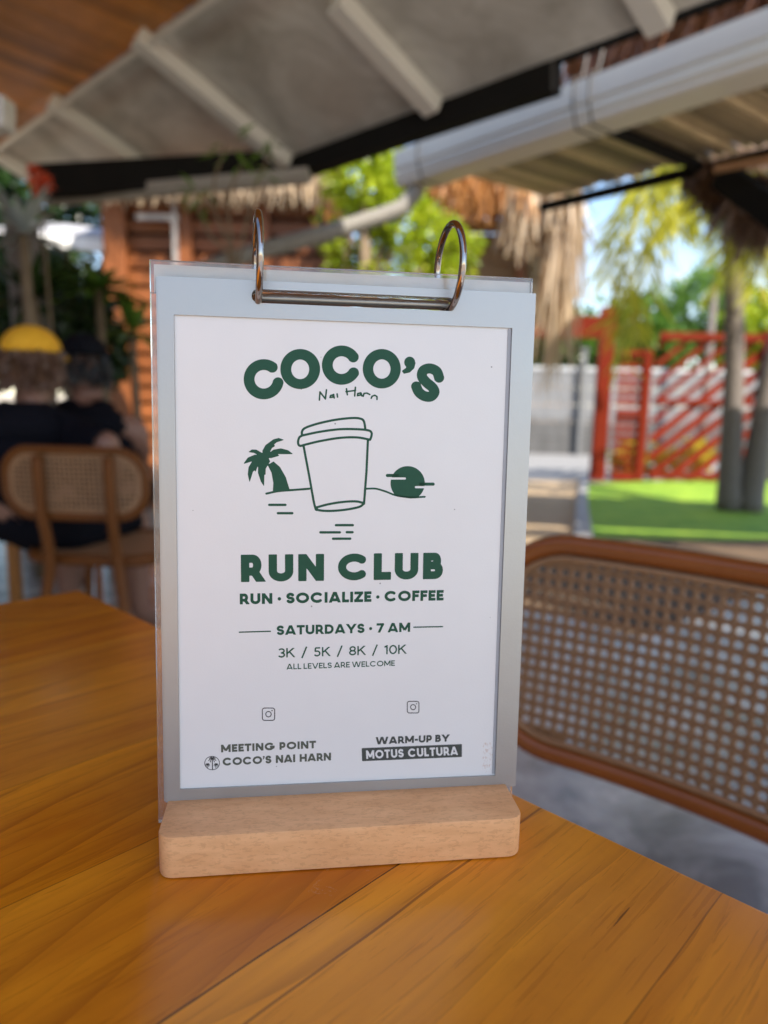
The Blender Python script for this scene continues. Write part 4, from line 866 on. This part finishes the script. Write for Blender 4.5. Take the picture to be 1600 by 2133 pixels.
c = t.mix(t.math('MULTIPLY', t.math('SUBTRACT', fib, .42, True), 1.5), c, (.38, .092, .004))
c = t.mix(t.math('MULTIPLY', t.math('SUBTRACT', wn.outputs['Value'], .2, True), .32), c, (.90, .42, .05))
c = t.mix(t.math('MULTIPLY', t.math('GREATER_THAN', fine, .585), .28), c, (.30, .075, .004))
blot = t.noise(v0, 7, 6, .7, .5); c = t.mix(t.math('MULTIPLY', t.math('SUBTRACT', blot, .5, True), 1.0), c, (.30, .085, .006))
crk = t.math('MULTIPLY', t.math('GREATER_THAN', t.noise(tv(170, 11), 1.0, 3), .735), t.math('GREATER_THAN', X_, .60)); c = t.mix(t.math('MULTIPLY', crk, .7), c, (.03, .012, .005))
red = t.math('LESS_THAN', t.math('ABSOLUTE', t.math('ADD', t.math('SUBTRACT', X_, .5541), t.math('MULTIPLY', t.math('SUBTRACT', t.noise(tv(2, 9), 1.0, 2), .5), .004))), .0006); c = t.mix(t.math('MULTIPLY', red, .6), c, (.10, .022, .008))
c = t.mix(t.math('MULTIPLY', sm, .9), c, (.028, .012, .005))
scf = t.noise(t.coord((1, .45, 1), (2, 5, 0)), 60, 8, .85, .6); scr = t.math('MULTIPLY', t.math('GREATER_THAN', scf, .615), t.math('LESS_THAN', t.math('ABSOLUTE', t.math('SUBTRACT', X_, .520)), .013)); c = t.mix(t.math('MULTIPLY', scr, .22), c, (.55, .40, .28))
t.bump(t.math('ADD', t.math('ADD', t.math('MULTIPLY', fine, .5), t.math('MULTIPLY', t.noise(v0, 26, 4), 1.4)), t.math('MULTIPLY', sm, -1.5)), .10, .0012)
TABLE = t.set(Base_Color=c, Roughness=t.math('ADD', t.math('MULTIPLY', t.noise(v0, 9, 5, .6), .20), .10)); t.b.inputs['Coat Weight'].default_value = .0; t.b.inputs['Coat Roughness'].default_value = .22; t.b.inputs['Specular IOR Level'].default_value = .42
tb = thing('wooden_table', [*(tc0+TE*.42+TW*.34)[:2], 0], 'varnished orange-brown plank table in the foreground under the sign', 'table')
TLen, TDep = .83, .72
mb = MB(); mb.prism([(0, 0, 0), (TLen, 0, 0), (TLen, -TDep, 0), (0, -TDep, 0)], (0, 0, -.03))
o = mb.build('tabletop', TABLE, None, matrix=Matrix.Identity(4), bevel=.0025, smooth=True)
o.parent = tb; o.rotation_euler = (0, 0, math.atan2(TE[1], TE[0])); o.location = [float(q) for q in tc0-np.array(tb.location)]
LEGW = mat('table_leg_wood', (.30, .12, .025), .45, 0, .3, 10, (4, 4, .5))
mb = MB(); q = lambda a, b, z: np.array([*(tc0+TE*a+TW*b)[:2], z])
for a0, b0, a1, b1 in ((.09, .07, TLen-.09, .07), (.09, TDep-.07, TLen-.09, TDep-.07), (.07, .09, .07, TDep-.09), (TLen-.07, .09, TLen-.07, TDep-.09)): mb.bar(q(a0, b0, TZ-.065), q(a1, b1, TZ-.065), (0, 0, 1), .022, .065)
mb.build('apron', LEGW, tb)
for a0 in (.07, TLen-.07):
    for b0 in (.07, TDep-.07):
        mb = MB(); mb.bar(q(a0, b0, 0.001), q(a0, b0, TZ-.032), TE, .05, .05); mb.build('leg', LEGW, tb, bevel=.004)

# ------------------------------------------------------------------ cane backed chairs
t = NT('cane_strand'); v = t.coord(); f = t.noise(v, 240, 3); g = t.noise(t.coord((1, 1, 6)), 90, 3)
CANE = t.set(Base_Color=t.mix(f, (.24, .115, .05), (.42, .235, .115)), Roughness=.5); t.bump(g, .5, .001)
def chair(name, label, org, face, hw, z0, z1, rc, bow, tilt, posts, wood, sw=.22, pitch=.0136, hole=.35):
    """org: floor point under the middle of the back; face: direction the sitter looks (unit xy)"""
    t = thing(name, (org[0], org[1], 0), label, 'chair', 'cane backed chairs')
    fw_ = np.array([face[0], face[1], 0]); rt = np.array([fw_[1], -fw_[0], 0]); o = np.array([org[0], org[1], 0])
    def S(x, z): return o+rt*x-fw_*(bow*(1-(x/hw)**2)+tilt*(z-z0))+np.array([0, 0, z])
    def pill(ix):
        out = []; w_, a_, b_ = hw-ix, z0+ix, z1-ix; r = rc-ix
        for cx_, cz_, s0 in ((w_-r, b_-r, 0), (-w_+r, b_-r, 90), (-w_+r, a_+r, 180), (w_-r, a_+r, 270)): out += [(cx_+r*math.cos(rad(s0+k*9)), cz_+r*math.sin(rad(s0+k*9))) for k in range(11)]
        d = []
        for i in range(len(out)):
            (xa, za), (xb, zb_) = out[i], out[(i+1) % len(out)]; n = max(1, int(math.hypot(xb-xa, zb_-za)/.03)); d += [(xa+(xb-xa)*k/n, za+(zb_-za)*k/n) for k in range(n)]
        return d
    mb = MB(); pl = pill(.014); mb.tube([S(*p) for p in pl], .0122, 12, closed=True); mb.build('back_frame', wood, t, smooth=True)
    mb = MB(); mb.tube([S(*p)+fw_*.004 for p in pill(.030)], .0038, 8, closed=True); mb.build('cane_binding', CANE, t, smooth=True)
    mb = MB(); w_ = hw-.026; zc_ = (z0+z1)/2; zh = (z1-z0)/2-.026; r = rc-.024
    rj = random.Random(6); nx = int(2*w_/pitch); nz_ = int(2*zh/pitch); px_ = 2*w_/nx; pz_ = 2*zh/nz_
    def ins(x, z):
        ax, az = abs(x)-(w_-r), abs(z-zc_)-(zh-r); return not (ax > 0 and az > 0 and math.hypot(ax, az) > r)
    for i in range(nx):
        for j in range(nz_):
            x = -w_+(i+.5)*px_; z = zc_-zh+(j+.5)*pz_; co = [(x-px_/2, z-pz_/2), (x+px_/2, z-pz_/2), (x+px_/2, z+pz_/2), (x-px_/2, z+pz_/2)]
            if not all(ins(*q_) for q_ in co): 
                if ins(x, z) or any(ins(*q_) for q_ in co): mb.add([S(*q_) for q_ in co], [(0, 1, 2, 3)])
                continue
            hr = hole*px_*rj.uniform(.9, 1.1); oc = [(x+hr*math.cos(rad(a)), z+hr*math.sin(rad(a))) for a in range(225, 585, 45)]
            mid = [(x, z-pz_/2), (x+px_/2, z), (x, z+pz_/2), (x-px_/2, z)]; outer = [co[0], mid[0], co[1], mid[1], co[2], mid[2], co[3], mid[3]]
            b_ = len(mb.v); mb.add([S(*q_) for q_ in outer+oc], [(k, (k+1) % 8, 8+(k+1) % 8, 8+k) for k in range(8)])
    cp_ = mb.build('cane_panel', CANE, t); bm = bmesh.new(); bm.from_mesh(cp_.data); bmesh.ops.remove_doubles(bm, verts=bm.verts, dist=.0003); bm.to_mesh(cp_.data); bm.free()
    md = cp_.modifiers.new('thickness', 'SOLIDIFY'); md.thickness = .0022; md.offset = 0
    mb = MB(); ra = .0009
    def inz(x, z): return ins(x, z)
    for lines, raise_ in (([[(-w_+i*px_+e_, zc_-zh+(j/3)*pz_) for j in range(nz_*3+1)] for i in range(1, nx) for e_ in (-.0012, .0012)], .0016), ([[(-w_+(i/2)*px_, zc_-zh+j*pz_+e_) for i in range(nx*2+1)] for j in range(1, nz_) for e_ in (-.0012, .0012)], .0022)):
        for ln in lines:
            q = [p for p in ln if ins(*p)]
            if len(q) > 2:
                jx, jz = rj.gauss(0, .0003), rj.gauss(0, .0003)
                for sd_ in (1, -1): mb.tube([S(a+jx, b+jz)+fw_*sd_*raise_ for a, b in q], ra, 4)
    mb.build('cane_strands', CANE, t, smooth=True)
    sz = .455; sc_ = o+fw_*.26
    for x in posts:                                    # rear legs run up behind the panel
        s_ = 1 if x > 0 else -1
        pth = spline([o+rt*(x+s_*.07)-fw_*.11+np.array([0, 0, .001]), o+rt*(x+s_*.03)-fw_*.03+np.array([0, 0, .26]), o+rt*x-fw_*.01+np.array([0, 0, sz]), S(x, z0+.03)-fw_*.022, S(x, z1-.03)-fw_*.022], 5)
        mb = MB(); mb.tube(pth, [.017-.004*abs(i/(len(pth)-1)-.5) for i in range(len(pth))], 10); mb.build('rear_leg', wood, t, smooth=True)
    ring = [sc_+rt*(sw*math.copysign(abs(math.cos(a))**.55, math.cos(a)))+fw_*(.225*math.copysign(abs(math.sin(a))**.55, math.sin(a)))+np.array([0, 0, sz]) for a in np.linspace(0, 2*math.pi, 49)[:-1]]
    mb = MB(); mb.tube(ring, .018, 10, closed=True); mb.build('seat_frame', wood, t, smooth=True)
    mb = MB(); mb.prism([p*1+np.array([0, 0, -.004]) for p in ring], (0, 0, .012)); mb.build('seat', CANE, t)
    for x in (-.18, .18):
        p = sc_+rt*x+fw_*.17; mb = MB(); mb.tube([p+rt*x*.25+fw_*.03+np.array([0, 0, .001]), p+np.array([0, 0, sz-.01])], [.011, .017], 10); mb.build('front_leg', wood, t, smooth='auto')
    return t
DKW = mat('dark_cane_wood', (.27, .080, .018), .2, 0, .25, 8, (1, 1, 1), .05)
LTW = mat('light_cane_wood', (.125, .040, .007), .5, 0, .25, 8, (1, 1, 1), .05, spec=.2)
cF = -np.array([-TW[0], -TW[1]])                    # the near chair looks at the table
pL, pR = Py(1090, 1150, .855), Py(1600, 1190, .65)
CE = unit(np.array([.369, .613, 0])-np.array([.175, .80, 0])); CF = np.array([CE[1], -CE[0]])
cm = np.array([.175, .80, 0])+.20*CE
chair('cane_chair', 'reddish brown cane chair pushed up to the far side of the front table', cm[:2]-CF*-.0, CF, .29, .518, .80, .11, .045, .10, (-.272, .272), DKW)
c2 = Pz(160, 1080, .60); 
cf = unit([.06, 1, 0]); cd = 2.05; cx_ = Py(160, 1000, cd)[0]
zt2, zb2_ = Py(160, 926, cd)[2], Py(160, 1084, cd)[2]
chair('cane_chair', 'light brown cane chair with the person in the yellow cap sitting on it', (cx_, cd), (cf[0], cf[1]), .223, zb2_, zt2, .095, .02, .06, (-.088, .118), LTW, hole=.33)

# ------------------------------------------------------------------ two seated people
SKIN = NT('skin'); f = SKIN.noise(SKIN.coord(), 30, 4); SKIN = SKIN.set(Base_Color=SKIN.mix(f, (.19, .09, .06), (.26, .132, .09)), Roughness=.5, ); 
BLKC = mat('black_cotton', (.007, .007, .010), .95, 0, .3, 60, bump=.2, spec=.05)
def skin(name, pts, edges, m, parent, root, lv=2, extra=None):
    me = bpy.data.meshes.new(name); keys = list(pts); ix = {k: i for i, k in enumerate(keys)}
    org = np.array(parent.matrix_world.translation)
    me.from_pydata([tuple(np.array(pts[k][0])-org) for k in keys], [(ix[a], ix[b]) for a, b in edges], []); o = bpy.data.objects.new(name, me); COL.objects.link(o)
    md = o.modifiers.new('skin', 'SKIN'); md.use_smooth_shade = True; sv = me.skin_vertices[0].data
    for k in keys:
        r_ = pts[k][1]; sv[ix[k]].radius = r_ if isinstance(r_, tuple) else (r_, r_); sv[ix[k]].use_root = (k == root)
    s_ = o.modifiers.new('sub', 'SUBSURF'); s_.levels = lv; s_.render_levels = lv
    bpy.context.view_layer.update(); dg = bpy.context.evaluated_depsgraph_get(); ev = bpy.data.meshes.new_from_object(o.evaluated_get(dg)); o.modifiers.clear(); o.data = ev; ev.name = name
    if extra:
        bm = bmesh.new(); bm.from_mesh(ev); b = len(bm.verts); vs = [bm.verts.new(tuple(np.array(p)-org)) for p in extra.v]
        for f_ in extra.f:
            try: bm.faces.new([vs[i] for i in f_])
            except ValueError: pass
        bm.to_mesh(ev); bm.free()
    for p in ev.polygons: p.use_smooth = True
    ev.materials.clear(); ev.materials.append(m); o.parent = parent; return o
def person(label, hip, fwd, head, shl, elbows, hands, lean, knee_z=.47, seed=0):
    """hip, head: points; shl: half shoulder width; elbows, hands: left and right points"""
    f = unit([fwd[0], fwd[1], 0]); r = np.array([f[1], -f[0], 0]); hip = np.array(hip, float); head = np.array(head, float)
    t = thing('person', (hip[0], hip[1], 0), label, 'person'); nk = head-np.array([0, 0, .155])-f*.035; ch = hip*.35+nk*.65-f*.03; up = np.array([0, 0, 1.0])
    hd = head+f*.02
    P = {'hip': (hip, (.15, .12)), 'waist': (hip*.62+nk*.38-f*.02, (.14, .105)), 'chest': (ch, (.165, .12)), 'neckb': (nk-np.array([0, 0, .035]), (.085, .07)), 'neck': (nk+np.array([0, 0, .02])+f*.01, .055), 'jaw': (hd-up*.075+f*.02, (.06, .07)), 'skull': (hd+up*.0, (.077, .092)), 'crown': (hd+up*.065-f*.005, (.06, .072))}
    E = [('hip', 'waist'), ('waist', 'chest'), ('chest', 'neckb'), ('neckb', 'neck'), ('neck', 'jaw'), ('jaw', 'skull'), ('skull', 'crown')]
    for s_, nm, el, ha in ((-1, 'l', elbows[0], hands[0]), (1, 'r', elbows[1], hands[1])):
        sh = nk+r*s_*shl-up*.085; el = np.array(el, float); ha = np.array(ha, float); d = unit(ha-el); sdv = unit(np.cross(d, up)); wr = ha-d*.0
        P[nm+'sh'] = (sh, .068); P[nm+'ua'] = ((sh*.5+el*.5), .052); P[nm+'el'] = (el, .042); P[nm+'fa'] = (el*.6+wr*.4, .040); P[nm+'wr'] = (wr, .027); P[nm+'pm'] = (wr+d*.05, (.036, .016)); 
        E += [('neckb', nm+'sh'), (nm+'sh', nm+'ua'), (nm+'ua', nm+'el'), (nm+'el', nm+'fa'), (nm+'fa', nm+'wr'), (nm+'wr', nm+'pm')]
        hp = hip+r*s_*.09; kn = hp+f*.42+r*s_*.05; kn[2] = knee_z+.04; an = kn+f*.02-up*(knee_z-.05); toe = an+f*.15; toe[2] = .035
        P[nm+'hp'] = (hp+f*.05-up*.02, .088); P[nm+'kn'] = (kn, .058); P[nm+'cf'] = (kn*.6+an*.4-f*.015, .052); P[nm+'an'] = (an+up*.03, .037); P[nm+'toe'] = (toe, (.042, .026))
        E += [('hip', nm+'hp'), (nm+'hp', nm+'kn'), (nm+'kn', nm+'cf'), (nm+'cf', nm+'an'), (nm+'an', nm+'toe')]
    ex = MB()
    fc = hd+f*.095
    ex.ell(fc-up*.012+f*.012, .013, .018, .024, 8, 6)                      # nose
    for s_ in (-1, 1):
        ex.ell(hd+r*s_*.083-up*.01-f*.005, .012, .02, .032, 8, 6); ex.ell(hd+f*.088+r*s_*.032+up*.012, .012, .008, .008, 8, 6)
    ex.ell(hd+f*.09-up*.058, .024, .008, .007, 8, 6)                       # lips
    for s_, el, ha in ((-1, elbows[0], hands[0]), (1, elbows[1], hands[1])):   # fingers
        d = unit(np.array(ha)-np.array(el)); sdv = unit(np.cross(d, up)); dnv = np.cross(sdv, d); dnv = dnv if dnv[2] < 0 else -dnv; b = np.array(ha)+d*.075
        for k, L in enumerate((.062, .074, .078, .07)):
            q0 = b+sdv*(k-1.5)*.0195; ex.tube([q0-d*.015, q0+d*L*.45+dnv*.004, q0+d*L*.8+dnv*.02, q0+d*L*.9+dnv*.04], [.0095, .0088, .008, .006], 8)
        q0 = np.array(ha)+d*.03+sdv*s_*-.03; ex.tube([q0, q0+d*.03-sdv*s_*.022+dnv*.005, q0+d*.058-sdv*s_*.024+dnv*.012], [.012, .0105, .007], 8)
    body = skin('body', P, E, SKIN, t, 'hip', extra=ex)
    return t, f, r, hd, nk, ch, hip, (P, E, body, np.array(t.matrix_world.translation))
def garment(name, t, BD_, keep, m, grow):
    """cloth cut from the body's own surface: keep maps a bone to the share of its length that is covered"""
    P, E, body, org = BD_; me = body.data; V = np.empty(len(me.vertices)*3); N = V.copy(); me.vertices.foreach_get('co', V); me.vertices.foreach_get('normal', N); V = V.reshape(-1, 3); N = N.reshape(-1, 3)
    best = np.full(len(V), 1e9); cov = np.zeros(len(V), bool)
    for a, b in E:
        pa, pb = P[a][0]-org, P[b][0]-org; d = pb-pa; u = np.clip(((V-pa) @ d)/(d @ d), 0, 1); ra, rb = (np.mean(P[k][1]) for k in (a, b))
        dist = np.linalg.norm(V-pa-u[:, None]*d, axis=1)-(ra+(rb-ra)*u); k = keep.get((a, b), (1, 0)); c = (u >= k[0]) & (u <= k[1]); up_ = dist < best; best = np.where(up_, dist, best); cov = np.where(up_, c, cov)
    fs = [tuple(p.vertices) for p in me.polygons if all(cov[i] for i in p.vertices)]; us = sorted({i for f in fs for i in f}); ix = {v: i for i, v in enumerate(us)}
    mm = bpy.data.meshes.new(name); mm.from_pydata([tuple(V[i]+N[i]*grow) for i in us], [], [tuple(ix[i] for i in f) for f in fs]); o = bpy.data.objects.new(name, mm); COL.objects.link(o)
    for p in mm.polygons: p.use_smooth = True
    md = o.modifiers.new('smooth', 'SMOOTH'); md.factor = .5; md.iterations = 2
    md = o.modifiers.new('thickness', 'SOLIDIFY'); md.thickness = .006; md.offset = 1; mm.materials.append(m); o.parent = t; return o
TORSO = {('hip', 'waist'): (0, 1), ('waist', 'chest'): (0, 1), ('chest', 'neckb'): (0, 1)}
SLEEVE = {(s_+a, s_+b): (0, 1) for s_ in 'lr' for a, b in (('sh', 'ua'),)}; SLEEVE.update({(s_+'ua', s_+'el'): (0, .95) for s_ in 'lr'}); SLEEVE.update({('neckb', s_+'sh'): (0, 1) for s_ in 'lr'}); SLEEVE.update({('neckb', 'neck'): (0, .25)})
TANK = dict(TORSO); TANK.update({('neckb', s_+'sh'): (0, .5) for s_ in 'lr'})
LEGS = {('hip', s_+'hp'): (0, 1) for s_ in 'lr'}; LEGS.update({(s_+'hp', s_+'kn'): (0, .85) for s_ in 'lr'}); LEGS[('hip', 'waist')] = (0, .3)
def cap(t, hd, f, r, m, brim_dir, seed=0):
    mb = MB(); up = np.array([0, 0, 1.0]); c = hd+up*.045
    n, mm = 24, 7; vs = []
    for i in range(mm+1):
        th = math.pi/2*i/mm
        for k in range(n):
            a = 2*math.pi*k/n; vs.append(c+r*math.cos(a)*.092*math.cos(th)+f*math.sin(a)*.107*math.cos(th)+up*(.088*math.sin(th)+.005))
    b = len(vs); mb.add(vs, [(i*n+k, i*n+(k+1) % n, (i+1)*n+(k+1) % n, (i+1)*n+k) for i in range(mm) for k in range(n)])
    o = mb.build('cap', m, t, smooth=True); o.modifiers.new('thickness', 'SOLIDIFY').thickness = .004
    bd = unit(brim_dir); sd = np.array([bd[1], -bd[0], 0]); mb = MB(); vs = []
    for k in range(9):
        a = rad(-70+140*k/8); vs += [c+bd*.085*math.cos(a)+sd*.09*math.sin(a), c+bd*(.085*math.cos(a)+.075*math.cos(a)**.5)+sd*.092*math.sin(a)-up*.018*math.cos(a)]
    mb.add(vs, [(2*i, 2*i+1, 2*i+3, 2*i+2) for i in range(8)]); b_ = mb.build('brim', m, o, smooth=True); b_.modifiers.new('thickness', 'SOLIDIFY').thickness = .004
    return o
def hair(t, hd, f, r, m, seed, low=-.09, n=420):
    rg = random.Random(seed); mb = MB(); up = np.array([0, 0, 1.0])
    for _ in range(n):
        a = rg.uniform(0, 2*math.pi)
        if math.sin(a) > .45: continue                     # none over the face
        z = rg.uniform(low*.4, .07); s0 = hd+r*math.cos(a)*.086+f*math.sin(a)*.10+up*z; ln = rg.uniform(.035, .06)
        mb.leaf(s0, [math.cos(a)*.15*r[0]+math.sin(a)*.15*f[0]+rg.gauss(0, .15), math.cos(a)*.15*r[1]+math.sin(a)*.15*f[1]+rg.gauss(0, .15), -1], [rg.gauss(0, 1), rg.gauss(0, 1), .2], ln, .018)
    return mb.build('hair', m, t)
YEL = mat('yellow_cotton', (.72, .36, .012), .8, 0, .15, 40, bump=.15)
h1 = Py(60, 764, 2.42); hip1 = np.array([Py(70, 1100, 2.22)[0], 2.22, .56])
F1 = unit([.10, 1, 0]); R1 = np.array([F1[1], -F1[0], 0])
t1_, f, r, hd, nk, ch, hp, P = person('person in a black t-shirt and backwards yellow cap seen from behind on a cane chair', hip1, F1, h1, .185,
    [hip1+F1*.03-R1*.245+np.array([0, 0, .24]), hip1+F1*.03+R1*.245+np.array([0, 0, .24])], [hip1+F1*.25-R1*.15+np.array([0, 0, .085]), hip1+F1*.25+R1*.15+np.array([0, 0, .085])], 0)
garment('shirt', t1_, P, {**TORSO, **SLEEVE}, BLKC, .010); cap(t1_, hd, f, r, YEL, F1+R1*.0)
hair(t1_, hd, f, r, mat('brown_hair', (.10, .045, .02), .5, 0, .3, 60), 3, -.11, 900)
garment('shorts', t1_, P, LEGS, BLKC, .020)
h2_ = Py(176, 768, 2.82); hip2 = np.array([Py(222, 1050, 2.85)[0], 2.85, .56]); F2 = unit([-.35, .94, 0]); R2 = np.array([F2[1], -F2[0], 0])
sl_ = Py(285, 865, 2.62)
t2_, f, r, hd, nk, ch, hp, P = person('person in a dark cap and tank top sitting beyond the yellow cap, arm bare', hip2, F2, h2_, .175,
    [hip2+F2*.05-R2*.24+np.array([0, 0, .24]), Py(292, 925, 2.86)], [hip2+F2*.26-R2*.14+np.array([0, 0, .09]), hip2+F2*.28+R2*.15+np.array([0, 0, .09])], 0)
garment('tank_top', t2_, P, TANK, BLKC, .010); cap(t2_, hd, f, r, mat('dark_cap', (.008, .008, .010), .9, spec=.05), F2)
hair(t2_, hd, f, r, mat('black_hair', (.012, .01, .009), .45), 5, -.1, 420)
garment('shorts', t2_, P, LEGS, BLKC, .016)
# their stool and table
st = thing('low_stool', (hip2[0], hip2[1], 0), 'low pale-topped stool under the person in the dark cap', 'stool'); mb = MB()
mb.box((hip2[0]+.12, hip2[1], .43), (.27, 0, 0), (0, .21, 0), (0, 0, .028)); mb.build('seat', mat('pale_cushion', (.45, .41, .35), .8), st, bevel=.012)
for sx_ in (-.11, .34):
    for sy_ in (-.16, .16): mb = MB(); mb.tube([(hip2[0]+sx_, hip2[1]+sy_, .001), (hip2[0]+sx_*.95, hip2[1]+sy_*.95, .403)], .018, 8); mb.build('leg', DKW, st)
tx, ty = hip1[0]-.85, hip1[1]+1.15
ot = thing('cafe_table', (tx, ty, 0), 'dark wooden table off to the left of the two seated people', 'table'); mb = MB(); mb.box((tx, ty, .735), (.40, 0, 0), (0, .38, 0), (0, 0, .014)); mb.build('tabletop', LEGW, ot, bevel=.004)
for sx_ in (-.34, .34):
    for sy_ in (-.32, .32): mb = MB(); mb.box((tx+sx_, ty+sy_, .361), (.022, 0, 0), (0, .022, 0), (0, 0, .36)); mb.build('leg', LEGW, ot)
